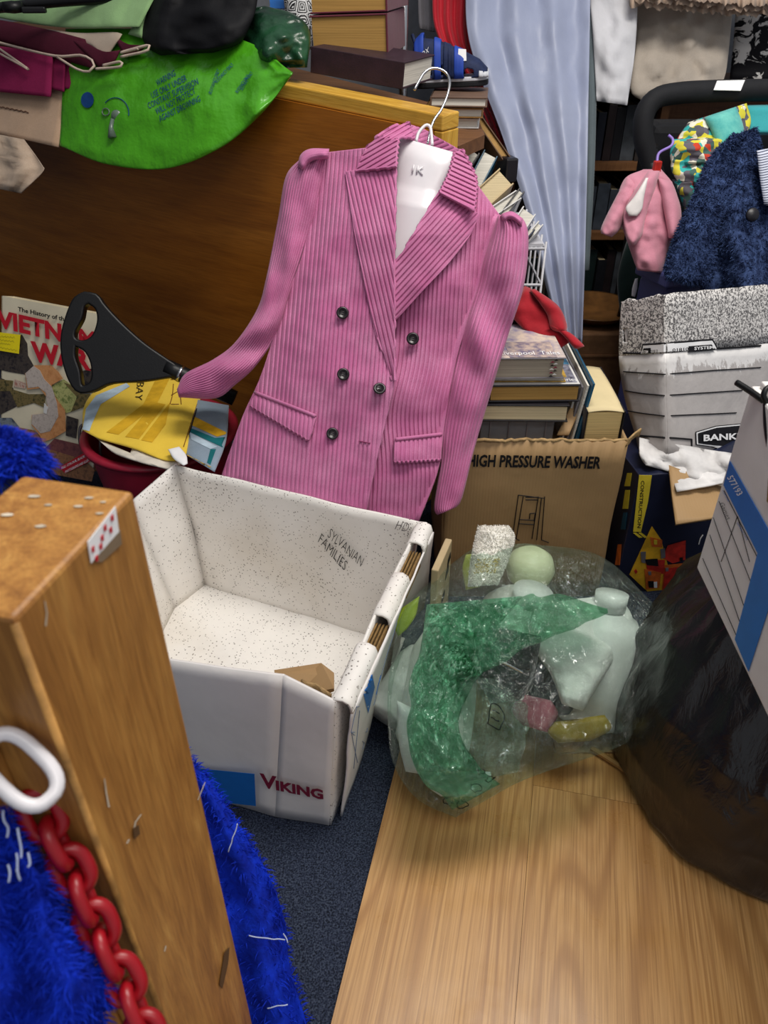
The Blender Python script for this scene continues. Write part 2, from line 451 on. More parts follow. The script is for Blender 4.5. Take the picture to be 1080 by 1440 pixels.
# oak laminate laid over the carpet
la, lb = atz(465, 1440, .009), atz(546, 1118, .009)
ld = (lb-la).normalized(); lx = V(ld.y, -ld.x, 0)
LO = la-ld*.35; LO.z = 0
lam = Node(bpy.data.objects.new('floor_laminate', None), LO); COL.objects.link(lam.o); lam.o.location = LO; lam.o['kind'] = 'structure'
def lam_loc(p): q = p-LO; return q.dot(lx), q.dot(ld)
w1 = lam_loc(atz(745, 1160, .009))[0]; ycross = lam_loc(atz(820, 1117, .009))[1]
def plank(x0, x1, y0, y1):
    g = .00025
    mb = MB().polyn([LO+lx*(x0+g)+ld*(y0+g), LO+lx*(x1-g)+ld*(y0+g), LO+lx*(x1-g)+ld*(y1-g), LO+lx*(x0+g)+ld*(y1-g)], (0, 0, .009))
    n = mb.build('plank', LAM, lam); ob = n.o
    R = Matrix.Rotation(-math.atan2(ld.x, ld.y), 4, 'Z')
    c = LO+lx*x0+ld*y0-LO
    ob.data.transform(R.inverted() @ Matrix.Translation(-c)); ob.location = c; ob.rotation_euler = (0, 0, -math.atan2(ld.x, ld.y))
yend = ycross+.36
plank(0, w1, 0, ycross-.11-.9); plank(0, w1, max(0, ycross-1.01), yend)
for i, (c0, c1) in enumerate([(0, ycross), (ycross, yend)]): plank(w1, 2.6*w1, c0, c1)
for i, (c0, c1) in enumerate([(0, ycross-.5), (ycross-.5, yend)]): plank(2.6*w1, 3*w1, c0, c1)
plank(3*w1, 4*w1, 0, yend)

# ------------------------------------------------------------------ wooden headboard with a rail on top
TR, TL = at(623, 162, 1.38), at(-90, 22, 2.0)
he = (TL-TR).normalized(); hh = V(he.x, he.y, 0).normalized(); hb = V(hh.y, -hh.x, 0); HL = (TL-TR).length*1.18
if hb.y < 0: hb = -hb
hd = V(0, 0, -1)
head = thing('wooden_headboard', 'large varnished brown wooden headboard with a pale pine top rail, behind the pink jacket', 'headboard', V((TR.x+TL.x)/2, (TR.y+TL.y)/2, 0))
def hp(s, down, back): return TR+he*s+hd*down+hb*back
mb = MB(); zt = .028
G = [[hp(.0185, zt, .004), hp(HL, zt, .004)], [V(*(hp(.0185, 0, .004).xy), .0), V(*(hp(HL, 0, .004).xy), .0)]]
mb.grid(G, [[(0, .85), (HL, .95)], [(0, 0), (HL, 0)]])
mb.build('panel', WOOD_PANEL, head, solid=.02, solid_off=0)
mb = MB(); b = len(mb.v)
def bar(mb, s0, s1, d0, d1, b0, b1, zb=None):
    P = []
    for s_, in ((s0,), (s1,)):
        for d_, k in ((d0, b0), (d0, b1), (d1, b1), (d1, b0)):
            p = hp(s_, d_, k)
            if zb is not None and d_ == d1: p.z = zb
            P.append(p)
    b = len(mb.v)
    for i, p in enumerate(P): mb.addv(p, ((i % 4)*.03, (s0 if i < 4 else s1)))
    for f in ((3, 2, 1, 0), (4, 5, 6, 7), (0, 1, 5, 4), (1, 2, 6, 5), (2, 3, 7, 6), (3, 0, 4, 7)): mb.f.append([b+i for i in f])
bar(mb, 0, HL, 0, zt-.0005, 0, .062); mb.build('top_rail', WOOD_EDGE, head, bevel=.003)
mb = MB(); bar(mb, 0, .018, zt, .8, .0, .062, 0.0); mb.build('end_stile', WOOD_EDGE, head, bevel=.002)
mb = MB(); ZSH = hp(0, .06, 0).z; P = [hp(.0, .06, .064), hp(HL, .06, .064), hp(HL, .06, .064)+V(.3, .75, 0), V(.215, 2.0, ZSH), V(.205, 1.72, ZSH)]
mb.polyn(P, (0, 0, -.025)); mb.build('back_shelf', SHELFWOOD, head)
mb = MB()
for s_ in (.2, .9):
    p = hp(s_, .085, .12)+V(.05, .1, 0); mb.box((p.x, p.y, p.z/2), (.05, .05, p.z))
mb.build('support_leg', SHELFWOOD, head)
# small chips in the varnish
strokes(head, [[at(536, 143, 1.455), at(534, 147, 1.457), at(538, 150, 1.455)]], .0009, WHITE, 'chip')

# ------------------------------------------------------------------ pink corduroy jacket on a white torso hanger
def Z(*pts): return [(230+x/2.0377, 160+y/2.0377) for x, y in pts]
def tJ(px, py): return 1.335+.05*(py-180)/550-.00042*(px-560)
zL = Z((470, 110), (432, 250), (398, 400), (355, 520), (315, 640), (275, 760), (225, 870), (165, 1038))
zR = Z((965, 292), (918, 420), (905, 490), (870, 600), (838, 700), (805, 880), (785, 1020), (728, 1172))
lyt = [(p[1], p[0]) for p in zL]; ryt = [(p[1], p[0]) for p in zR]
def bulge(px, py):
    l, r = pl(lyt, py), pl(ryt, py); a = min(1, max(0, (px-l)/(r-l)))
    return pl([(200, .025), (330, .062), (600, .06), (740, .05)], py)*(1-abs(2*a-1)**2.4)
def jw(px, py):
    p = V(px/100, py/100, 0)
    return .009*fr(p, 1.1, 3, 3)+.009*nz(V(px/55+py/150, py/190, 0), 1.0, 5)+.006*math.exp(-((px-625+(py-560)*.35)/16)**2)*math.exp(-((py-540)/80)**2)+.006*math.exp(-((py-545-.25*(px-540))/30)**2)*math.exp(-((px-560)/90)**2)
def tB(off): return lambda px, py, a, v: tJ(px, py)-bulge(px, py)-jw(px, py)-off
RP = 6.1
jk = thing('corduroy_jacket', 'pink corduroy double-breasted jacket with dark buttons, hung on a white torso hanger', 'jacket', at(560, 735, 1.36)-V(0, 0, .02))
uvp = lambda k: (lambda px, py, a, v: ((px+k*(py-400))/RP, py/RP))
mb = MB(); mb.ruled(zL, Z((600, 95), (640, 200), (657, 430), (657, 600), (660, 760), (641, 860), (606, 1010), (581, 1137)), lambda px, py, a, v: tB(.004+.006*v*a*a)(px, py, a, v), 240, 280, uvp(.085), rib=.0030)
mb.build('left_front', CORD, jk, True, solid=.004, solid_off=-1)
def uvr(px, py, a, v): k = .06+.14*math.exp(-((py-560)/60)**2); return ((px+k*(py-500))/RP, py/RP)
mb = MB(); mb.ruled(Z((835, 115), (790, 225), (690, 400), (640, 600), (630, 770), (595, 900), (580, 1010), (555, 1145)), zR, lambda px, py, a, v: tB(-.007-.010*v*(1-a)**2)(px, py, a, v), 220, 280, uvr, rib=.0030)
mb.build('right_front', CORD, jk, True, solid=.004, solid_off=-1)
mb = MB(); mb.ruled(zL, zR, lambda px, py, a, v: tJ(px, py)+.035*(1-abs(2*a-1)**2.4)+.001, 24, 30, uvp(.05))
mb.build('back', CORD, jk, True, solid=.003, solid_off=1)
def tlap(o0, o1): return lambda px, py, a, v: tJ(px, py)-bulge(px, py)-jw(px, py)*.7-lerp(o0, o1, a)
uvd = lambda cx, cy: (lambda px, py, a, v: ((px*cx+py*cy)/RP, 0))
mb = MB(); mb.ruled(Z((520, 165), (545, 330), (592, 560), (632, 692), (658, 764)), Z((666, 146), (663, 300), (661, 430), (661, 600), (660, 766)), tlap(.009, .018), 110, 200, uvd(.96, -.22), rib=.0030)
mb.build('lapel', CORD, jk, True, solid=.004, solid_off=-1)
mb = MB(); mb.ruled(Z((790, 218), (735, 310), (685, 395), (661, 440), (662, 592)), Z((905, 286), (880, 345), (820, 425), (745, 505), (664, 594)), tlap(.015, .008), 130, 220, uvd(.72, .66), rib=.0030)
mb.build('lapel', CORD, jk, True, solid=.004, solid_off=-1)
mb = MB(); mb.ruled(Z((549, 164), (583, 95), (640, 50), (690, 28), (705, 32)), Z((666, 150), (668, 105), (676, 68), (705, 66), (722, 70)), lambda px, py, a, v: tJ(px, py)-bulge(px, py)-.016-.014*a*(1-v)+.045*max(0, v-.55)*2, 100, 130, uvd(.5, .86), rib=.0030)
mb.build('collar', CORD, jk, True, solid=.005, solid_off=-1)
mb = MB(); mb.ruled(Z((838, 108), (820, 165), (803, 200), (790, 224)), Z((853, 104), (886, 165), (897, 205), (891, 277)), lambda px, py, a, v: tJ(px, py)-bulge(px, py)-.016-.012*v, 90, 130, uvd(-.42, .9), rib=.0030)
mb.build('collar', CORD, jk, True, solid=.005, solid_off=-1)
mb = MB(); mb.ruled(Z((690, 30), (740, 45), (800, 75), (853, 105)), Z((690, 85), (740, 105), (800, 130), (845, 160)), lambda px, py, a, v: tJ(px, py)+.055-.03*abs(2*v-1)-.0*a, 60, 90, uvd(.35, .93), rib=.0030)
mb.build('back_collar', CORD, jk, True, solid=.005, solid_off=-1)
# sleeves
def sl_uv(W): return lambda px, py, a, v: (a*W/RP, v*40)
mb = MB(); mb.rtube(Z((392, 128), (350, 180), (328, 300), (294, 470), (268, 560), (205, 655), (140, 705), (62, 745), (38, 790)),
  Z((472, 108), (447, 240), (407, 400), (362, 520), (325, 630), (265, 722), (205, 777), (150, 815), (44, 813)),
  lambda px, py, a, v: tJ(px, py)+.012-.02*v+.01*math.sin(v*3.1), lambda v: .043-.008*v, 300, 80, .010, 9, 4, sl_uv(92), taper=(.75, .8), rib=.0030,
  folds=lambda a, v: .011*math.sin(v*30+a*5)*math.exp(-((v-.70)/.14)**2)+.006*math.sin(v*16-a*7)*math.exp(-((v-.35)/.2)**2)+.006*math.sin(a*20)*math.exp(-(v/.06)**2))
mb.build('sleeve', CORD, jk, True)
mb = MB(); mb.rtube(Z((958, 292), (917, 420), (902, 490), (861, 620), (831, 740), (802, 900), (794, 1000), (775, 1125), (785, 1150)),
  Z((990, 281), (1033, 305), (1046, 370), (1031, 500), (986, 640), (941, 790), (891, 960), (856, 1100), (838, 1128)),
  lambda px, py, a, v: tJ(px, py)+.005+.015*v, lambda v: .043-.006*v, 260, 80, .010, 9, 6, sl_uv(66), taper=(.75, .85), rib=.0030,
  folds=lambda a, v: .010*math.sin(v*24-a*6)*math.exp(-((v-.42)/.16)**2)+.006*math.sin(v*13+a*8)*math.exp(-((v-.75)/.15)**2)+.006*math.sin(a*18)*math.exp(-(v/.06)**2))
mb.build('sleeve', CORD, jk, True)
# gathered shoulder puffs
for k, (L_, R_) in enumerate([(Z((385, 150), (392, 118), (420, 100), (475, 100)), Z((400, 165), (420, 140), (445, 132), (472, 128))),
                               (Z((965, 292), (975, 284), (1000, 280), (1030, 300)), Z((975, 318), (988, 305), (1003, 308), (1026, 325)))]):
    mb = MB(); mb.rtube(L_, R_, lambda px, py, a, v: tJ(px, py)-.02, .022, 20, 16, .003, 20, k, sl_uv(30), taper=(.3, .3)); mb.build('shoulder_puff', CORD, jk, True)
# pocket flaps with piping
def flap(a, b, c, d, k):
    A, B, C, D = Z(a, b, c, d)
    mb = MB(); mb.ruled([A, D], [B, C], lambda px, py, s, v: tJ(px, py)-bulge(px, py)-jw(px, py)-(.009 if k > .05 else .0)-.006*math.sin(v*2.2), 110, 40, uvp(k), rib=.0022)
    fl_ = mb.build('pocket_flap', CORD, jk, True, solid=.005, solid_off=-1)
    mb = MB(); pts = [at(lerp(A[0], B[0], i/16), lerp(A[1], B[1], i/16)-1.5, 0) for i in range(17)]
    pts = []
    for i in range(17):
        x, y = lerp(A[0], B[0], i/16), lerp(A[1], B[1], i/16)-2; pts.append(at(x, y, tJ(x, y)-bulge(x, y)-jw(x, y)-(.009 if k > .05 else .0)))
    mb.tube(pts, .0035, 6); mb.build('pocket_piping', CORD, fl_, True)
flap((262, 802), (436, 870), (416, 936), (243, 834), .09)
flap((664, 937), (797, 922), (795, 990), (661, 998), .04)
# buttons
BTN = flat('dark_horn', '#1c1216', .3, .5, .3, 60)
for (zx, zy, tilt) in ((513, 571, 0), (515, 747, 0), (484, 917, 0), (714, 645, 0), (619, 789, .6)):
    (x, y), = Z((zx, zy)); p = at(x, y, tJ(x, y)-bulge(x, y)-jw(x, y)-(.010 if zx < 650 else .001))
    n = (CAMP-p).normalized()+V(0, 0, .15+tilt); xx = n.cross(V(0, 1, 0)).normalized(); M = frame(p, xx, n.cross(xx))
    if M.to_3x3().col[2].dot(n) < 0: M = frame(p, xx, -n.cross(xx))
    mb = MB(); mb.lathe([(.0001, 0), (.0085, 0), (.0105, .0012), (.0108, .0028), (.0095, .0042), (.0072, .0042), (.0062, .0030), (.0001, .0028)], 24, M); bt = mb.build('button', BTN, jk, True)
    mb = MB()
    for s_ in (-1, 1): mb.tube([M @ V(-.0022, s_*.0018, .003), M @ V(0, s_*.0018, .0042), M @ V(.0022, s_*.0018, .003)], .0006, 5)
    mb.build('button_thread', INKG, bt)
for (a, b) in (((602, 780), (634, 783)), ((560, 938), (592, 944))):
    (x0, y0), (x1, y1) = Z(a, b); f = lambda x, y: at(x, y, tJ(x, y)-bulge(x, y)-jw(x, y)-.0095)
    mb = MB().tube([f(x0, y0), f((x0+x1)/2, (y0+y1)/2), f(x1, y1)], .0012, 6); mb.build('buttonhole', flat('buttonhole_thread', '#8a3a63', .8), jk)
# torso hanger
hg = thing('torso_hanger', 'white plastic torso-shaped coat hanger with a steel hook inside the pink jacket', 'hanger', at(600, 480, 1.36))
tH = lambda px, py, a, v: tJ(px, py)+.012
hgh = lambda v: pl([(0, .022), (.32, .030), (.45, .044), (1, .046)], v)
mb = MB(); mb.rtube(Z((668, 63), (664, 130), (660, 190), (645, 245), (620, 330), (615, 480)), Z((838, 112), (822, 165), (803, 215), (800, 262), (790, 340), (730, 480)), tH, hgh, 32, 40, 0, taper=(.6, 1), pw=.7)
hgT = mb.build('torso', WHITEPL, hg, True)
def hfn(x, y):
    (px, py), = Z((705+x*33+y*6, 167-y*33+x*7)); return at(px, py, tJ(px, py)+.012-.029)
mk = text('1K', 1.0, hfn, WHITEPL, hgT, 'embossed_mark', bold=.01); mm = mk.modifiers.new('raised', 'SOLIDIFY'); mm.thickness = .0014; mm.offset = 0
def Z3(*pts): return [(400+x/3.176, y/3.176) for x, y in pts]
hk = Z3((640, 640), (650, 592), (666, 540), (700, 490), (726, 430), (738, 372), (727, 332), (700, 311), (660, 305), (625, 325), (600, 365), (580, 402))
hkp = [at(x, y, 1.335+.03*min(1, i/6)) for i, (x, y) in enumerate(hk)]
MB().tube(crom(hkp, 48), .0024, 8).build('hook', CHROME, hg, True)
lp = [at(x, y, 1.335) for x, y in Z3((588, 630), (600, 592), (630, 560), (650, 566), (656, 600), (660, 648))]
MB().tube(crom(lp, 24), .0028, 6).build('hanging_loop', WHITEPL, hg, True)

# ------------------------------------------------------------------ open white archive box with handwriting
vb = thing('archive_box', 'open empty white archive box with speckled inside, standing on the carpet', 'box', V(-.2, .95, 0))
FR0, FR1 = V(-.082, .676, 0.003), V(-.064, .680, .273)
FM0, FM1 = V(-.165, .690, .003), V(-.132, .703, .297)
FL0, FL1 = V(-.47, .79, .003), V(-.475, .79, .268)
BR1, BR0 = V(.060, 1.049, .292), V(.028, 1.045, .003)
BL1, BL0 = V(-.392, 1.238, .292), V(-.372, 1.225, .003)
LL1, LL0 = V(-.462, 1.155, .262), V(-.42, 1.15, .003)
mb = MB(); mb.quad(FM0, FR0, FR1, FM1, 8, 12, .002, 9, 1); vbR = mb.build('front_panel', CARD_LILAC, vb, True, solid=.004)
mb = MB(); mb.quad(FL0, FM0, FM1, FL1, 16, 12, .002, 9, 1); vbL = mb.build('front_panel', CARD_LILAC, vb, True, solid=.004)
mb = MB(); mb.quad(BL0, BR0, BR1, BL1, 24, 16, .006, 6, 2); vbB = mb.build('back_panel', CARD_IN, vb, True, solid=.005)
mb = MB(); mb.quad(FL0, LL0, LL1, FL1, 16, 12, .004, 6, 3); mb.quad(LL0, BL0, BL1+V(0, 0, .004), LL1, 6, 12, .002, 6, 3); mb.build('side_panel', CARD_IN, vb, True, solid=.005)
mb = MB(); mb.quad(FL0+V(0, 0, .004), FR0+V(0, 0, .004), BR0+V(.012, .02, .006), BL0+V(-.06, .03, .006), 24, 24, .004, 7, 4); mb.build('base_panel', CARD_IN, vb, True, solid=.004)
# right side: inner wall, folded-over rim with two hand slots, outer wall
mb = MB(); mb.quad(FR0, BR0, BR1, FR1, 20, 12, .003, 7, 5); mb.build('side_panel', CARD_IN, vb, True, solid=.004)
sd = (BR1-FR1).normalized(); so = V(sd.y, -sd.x, 0).normalized()
def rp(s, out, down): return FR1.lerp(BR1, s)+so*out+V(0, 0, -down)
for (s0, s1) in ((0.0, .27), (.42, .66), (.86, 1.0)):
    mb = MB(); G = []
    n = 14
    for i in range(n+1):
        s = lerp(s0, s1, i/n); row = []
        for (o, d) in ((-.006, .05), (-.006, .004), (-.001, -.003), (.010, -.004), (.018, 0), (.021, .008), (.022, .018)):
            p = rp(s, o, d); row.append(p+so*.003*fr(p, 22, 3)+V(0, 0, .003*fr(p, 18, 8)))
        G.append(row)
    mb.grid(G); mb.build('folded_rim', CARD_IN, vb, True, solid=.004)
for (s0, s1) in ((.27, .42), (.66, .86)):
    mb = MB()
    for k in range(4):
        o = .0+.0052*k
        mb.hexa([rp(s0, o, .045), rp(s1, o, .045), rp(s1, o+.0032, .045), rp(s0, o+.0032, .045), rp(s0, o, .016), rp(s1, o, .016), rp(s1, o+.0032, .014), rp(s0, o+.0032, .014)])
    mb.build('hand_slot', FLUTE, vb)
# outer loose side wall
O = [rp(-.04, .024, .02), rp(1.0, .026, .012), V(.075, 1.05, .12), atz(520, 990, .05), atz(483, 1149, .012)]
OT = [rp(s, .024, .012) for s in (0, .25, .5, .75, 1.0)]
OB = [atz(480, 1148, .006), atz(514, 1045, .02), atz(531, 965, .05), atz(543, 905, .075), V(.073, 1.04, .11)]
A = crom(OT, 25); B = crom(OB, 25)
mb = MB(); mb.grid([[A[i].lerp(B[i], j/14)+so*.002*fr(A[i].lerp(B[i], j/14), 12, 2) for i in range(25)] for j in range(15)], [[(i/24*.4, j/14*.25) for i in range(25)] for j in range(15)])
OS = Surf(mb); vbO = mb.build('outer_flap', CARD_W, vb, True, solid=.003)
def Z2(*pts): return [(180+x/2.4545, 640+y/2.4545) for x, y in pts]
OS.guess = 1.2
sdecal(vbO, Z2((826, 695), (848, 800), (825, 890), (800, 790)), OS, BLUEP, 'blue_diamond', .002)
sdecal(vbO, Z2((742, 905), (752, 935), (734, 1040), (729, 1020)), OS, BLUEP, 'blue_stripe', .002)
for a, b in (((760, 925), (788, 1060)), ((800, 800), (755, 1000)), ((795, 880), (775, 1080)), ((872, 560), (820, 760))):
    strokes(vbO, [[OS(*p, .002) for p in spts(Z2(a, b), 5)]], .0005, flat('pale_blue_line', '#7e93b8'), 'form_line')
fx = (FM0-FL0).normalized(); fn_ = fx.cross(V(0, 0, 1)); fn_ = fn_ if fn_.y < 0 else -fn_
def fpt(px, py): return onp(px, py, FM0+fn_*.006, fn_)
decal(vbL, [fpt(*p) for p in ((255, 1078), (358, 1088), (360, 1133), (262, 1122))], fn_, BLUEP, 'blue_patch')
fx2 = (FR0-FM0).normalized(); fn2 = fx2.cross(V(0, 0, 1)); fn2 = fn2 if fn2.y < 0 else -fn2
def fpt2(px, py): return onp(px, py, FM0+fn2*.0052, fn2)
def vik(x, y, h):
    b0, b1 = (366, 1107), (455, 1125)
    return fpt2(lerp(b0[0], b1[0], x)+y*h*-.06, lerp(b0[1], b1[1], x)-y*h)
text('V', 1, lambda x, y: vik(x*.27, y, 20), MAROONP, vbR, 'maker_name', bold=.035, fit=True)
text('IKING', 1, lambda x, y: vik(.25+x*.75, y*1.0, 14.5), MAROONP, vbR, 'maker_name', bold=.045, fit=True)
# crease ridge
strokes(vb, [[FM1, FM1.lerp(FM0, .4)+V(.006, 0, 0), FM0.lerp(FM1, .2)]], .0016, CARD_LILAC, 'crease')
# handwriting on the inside of the back wall
bn = (BR0-BL0).cross(BL1-BL0).normalized(); bn = bn if bn.y < 0 else -bn
def bpt(px, py): return onp(px, py, BL0.lerp(BR1, .5)+bn*.0075, bn)
def hand(o, d, up, jit, seed):
    def f(x, y):
        j = jit*nz(V(x*.12, seed, 0), 1); return bpt(o[0]+x*d[0]+y*up[0], o[1]+x*d[1]+y*up[1]+j)
    return f
HW = [('SYLVANIAN', (460, 754), (507, 797), 13, 1, INK), ('FAMILIES', (447, 762), (484, 803), 13, 2, INK), ('HD', (555, 744), (572, 748), 13, 3, INKG)]
for (wd, o, e, h, sd_, mt) in HW:
    text(wd, 1, (lambda o, e, h, sd_: (lambda x, y: bpt(lerp(o[0], e[0], x)+y*h*.42, lerp(o[1], e[1], x)-y*h*.9+2.5*nz(V(x*4, sd_, 0), 1))))(o, e, h, sd_), mt, vbB, 'handwriting', bold=-.012, fit=True)
for (a, b, c) in (((282, 775), (350, 783), (436, 793)), ((268, 695), (340, 712), (430, 735)), ((300, 806), (380, 820), (500, 836))):
    strokes(vbB, [[bpt(*p)-bn*.0040 for p in spts((a, b, c), 5)]], .0012, CARD_IN, 'crease')
# torn corrugated insert
mb = MB(); P = [atz(386, 946, .16), atz(452, 936, .16), atz(470, 950, .17), atz(470, 972, .19)]
mb.polyn([P[0], P[1], P[2], P[3], atz(440, 985, .15), atz(400, 985, .13)], (0, 0, .006)); mb.build('torn_insert', KRAFT_D, vb)
mb = MB(); mb.quad(atz(425, 955, .185), atz(468, 975, .2), atz(470, 990, .17), atz(432, 990, .15), 5, 5, .01, 30, 2); mb.build('torn_insert', KRAFT_R, vb, True, solid=.003)

# buff carton standing behind the white box
cb = thing('buff_carton', 'narrow buff carton with black print showing between the white archive box and the green bag', 'box', V(.11, 1.1, 0))
cdir = V(sd.x, sd.y, 0).normalized(); c0 = V(.050, .975, 0)
MB().box((.006, .045, .13), (.012, .09, .26), frame(c0+so*.028, so, cdir)).build('body', flat('buff_card', '#b7a37f', .75, .2, .06), cb, bevel=.002)
c1 = c0+so*.0405
for k, (s_, z_) in enumerate(((.01, .12), (.03, .16), (.05, .20), (.06, .22))):
    decal(cb, [c1+cdir*s_+V(0, 0, z_), c1+cdir*(s_+.022)+V(0, 0, z_+.006), c1+cdir*(s_+.02)+V(0, 0, z_+.02), c1+cdir*(s_+.004)+V(0, 0, z_+.015)], so, INK, 'print_mark')

# ------------------------------------------------------------------ cardboard carton with books
wb = thing('pressure_washer_carton', 'brown cardboard pressure washer carton with torn top edge, filled with books', 'box', V(.28, 1.35, 0))
X0, X1, Y0, Y1, ZT = .115, .437, 1.2, 1.5, .366
mb = MB()
n = 40; G = []
for j in range(9):
    row = []
    for i in range(n+1):
        x = lerp(X0, X1, i/n); z = ZT*j/8
        if j == 8: z += .004*fr(V(x*60, 0, 0), 1, 2)+.002*math.sin(x*300)
        row.append(V(x, Y0+.004*fr(V(x, z, 1), 5, 1), z))
    G.append(row)
mb.grid(G, [[(i/n*.32, j/8*.37) for i in range(n+1)] for j in range(9)]); wbF = mb.build('front_panel', KRAFT, wb, True, solid=.005)
MB().quad((X1, Y0, 0), (X1, Y1, 0), (X1, Y1, ZT+.0), (X1, Y0, ZT), 10, 10, .004, 8, 3).build('side_panel', KRAFT, wb, True, solid=.005)
MB().quad((X0, Y1, 0), (X0, Y0, 0), (X0, Y0, ZT), (X0, Y1, ZT), 10, 10, .004, 8, 4).build('side_panel', KRAFT, wb, True, solid=.005)
MB().quad((X1, Y1, 0), (X0, Y1, 0), (X0, Y1, ZT), (X1, Y1, ZT), 10, 10, .004, 8, 5).build('back_panel', KRAFT, wb, True, solid=.005)
MB().box(((X0+X1)/2, (Y0+Y1)/2, .325), (X1-X0-.012, Y1-Y0-.012, .006)).build('inner_tray', KRAFT_D, wb)
mb = MB(); pts = [V(lerp(X0, X1, i/60), Y0-.001+.003*nz(V(i*.7, 1, 0), 1), ZT+.001+.004*fr(V(lerp(X0, X1, i/60)*60, 0, 0), 1, 2)) for i in range(61)]
mb.tube(pts, .0032, 6); mb.build('torn_edge', KRAFT_R, wb, True)
mb = MB(); mb.quad(V(X1-.005, Y0-.004, ZT-.01), V(X1+.02, Y0+.01, ZT+.006), V(X1+.022, Y0+.01, ZT+.02), V(X1, Y0-.004, ZT+.008), 4, 4, .004, 60, 2); mb.build('torn_edge', KRAFT_R, wb, True, solid=.003)
def wpt(px, py): return aty(px, py, Y0-.0035)
p0, p1 = wpt(657, 655), wpt(843, 658)
text('HIGH PRESSURE WASHER', 1, lambda x, y: V(lerp(p0.x, p1.x, x), Y0-.0075, lerp(p0.z, p1.z, x)+y*.0265), INK, wbF, 'lettering', bold=.034, fit=True)
def wl(*pp): return [wpt(600+x/3.375, 580+y/3.375) for x, y in pp]
W = [((435, 392), (560, 408)), ((435, 392), (408, 590)), ((458, 400), (425, 600)), ((470, 415), (530, 415)), ((470, 402), (530, 402)), ((530, 400), (500, 600)), ((560, 400), (545, 605)), ((545, 405), (522, 605)), ((440, 508), (512, 512)), ((438, 528), (508, 532)), ((440, 508), (438, 528)), ((488, 505), (490, 480)), ((490, 480), (516, 478)), ((516, 478), (510, 515)), ((408, 590), (440, 608)), ((545, 605), (580, 618))]
strokes(wbF, [wl(a, b) for a, b in W], .0009, INK, 'line_drawing')
# ------------------------------------------------------------------ books
def book(label, M, w, h, th, cover, pg, group=None, name='book', cb=.003, extra=None):
    o = M @ V(w/2, h/2, 0); t = thing(name, label, 'book', o, group)
    mb = MB(); mb.box((w/2, h/2, cb/2), (w, h, cb), M); mb.box((w/2, h/2, th-cb/2), (w, h, cb), M); mb.box((cb/2, h/2, th/2), (cb*1.2, h, th), M)
    t.cover = mb.build('cover', cover, t, bevel=.001)
    MB().box(((w+cb-.004)/2, h/2, th/2), (w-cb-.004, h-.007, th-2*cb), M).build('page_block', pg, t)
    return t
def slabbook(label, a, b, c, t, depth, cover, pg, group=None, cb=.003, tb=None, zsh=.572):
    """book seen by its page edges: a, b across the thickness, c up its height, then depth away"""
    A = at(a[0], a[1], t); B = at(b[0], b[1], tb or t); C = at(c[0], c[1], t)
    x = B-A; th = x.length; xn = x.normalized(); y = C-A; y = y-xn*y.dot(xn); h = y.length
    z = xn.cross(y.normalized());  z = z if z.y > 0 else -z
    yn = y.normalized()
    ext = max(0, min(.25, (A.z-zsh)/max(.3, yn.z))); A = A-yn*ext; h += ext   # the foot of the book rests on the rack shelf
    M = Matrix(((xn.x, yn.x, z.x, A.x), (xn.y, yn.y, z.y, A.y), (xn.z, yn.z, z.z, A.z), (0, 0, 0, 1)))
    n = thing('book', label, 'book', A+z*depth/2, group)
    mb = MB(); mb.box((cb/2, h/2, depth/2), (cb, h, depth), M); mb.box((th-cb/2, h/2, depth/2), (cb, h, depth), M); mb.box((th/2, h/2, depth-cb/2), (th, h, cb), M)
    mb.build('cover', cover, n, bevel=.0008)
    MB().box((th/2, h/2, depth/2+.002), (th-2*cb, h-.006, depth-cb-.006), M).build('page_block', pg, n)
    return n, M
C_MAROON = cloth('maroon_bookcloth', '#6b2a3a', .6, 1200, .1, 20, .2, .1)
C_DARK = flat('dark_leatherette', '#33202a', .5, .4, .15, 40, .2, 400)
C_BLACK = flat('black_cover', '#18161c', .4, .5, .1)
C_TEAL = flat('teal_cover', '#1f5a78', .4, .4, .2, 15)
C_CREAM = flat('cream_cover', '#cdb68c', .5, .3, .1, 20)
C_WHITE = flat('white_cover', '#d9d8d6', .4, .4, .06)
C_GREY = flat('grey_cover', '#77747a', .5, .4, .2, 20)
C_TAN = flat('tan_cover', '#a77d45', .6, .3, .15, 25)
# maroon dictionaries on top of the headboard
O1 = at(546, 80, 1.55); yd = V(.24, 1, .02)
book('thick maroon dictionary with tan page edges, lying under its twin on the headboard', frameu(O1, (-1, .17, -.035), yd), .158, .235, .074, C_MAROON, PG_TAN)
O2 = O1+V(-.002, .006, .0765); M2 = frameu(O2, (-1, .20, -.035), V(.22, 1, .02))
d2 = book('thick maroon dictionary with gilt spine lettering, top of the pile on the headboard', M2, .158, .235, .078, C_MAROON, PG_TAN)
GILT = flat('gilt_print', '#b99a86', .5, .5)
for k in range(4): strokes(d2.cover, [[M2 @ V(-.0012, .03+.012*i, .028+.012*k), M2 @ V(-.0012, .036+.012*i, .033+.012*k)] for i in range(2)], .0008, GILT, 'spine_lettering')
O3 = at(566, 126, 1.49)
book('dark brown leather-bound book lying flat beneath the maroon dictionaries', frameu(O3+V(-.90, .43, .10)*.205, (.43, .90, .02), (.90, -.43, -.10)), .15, .205, .046, C_DARK, PG_WHITE)

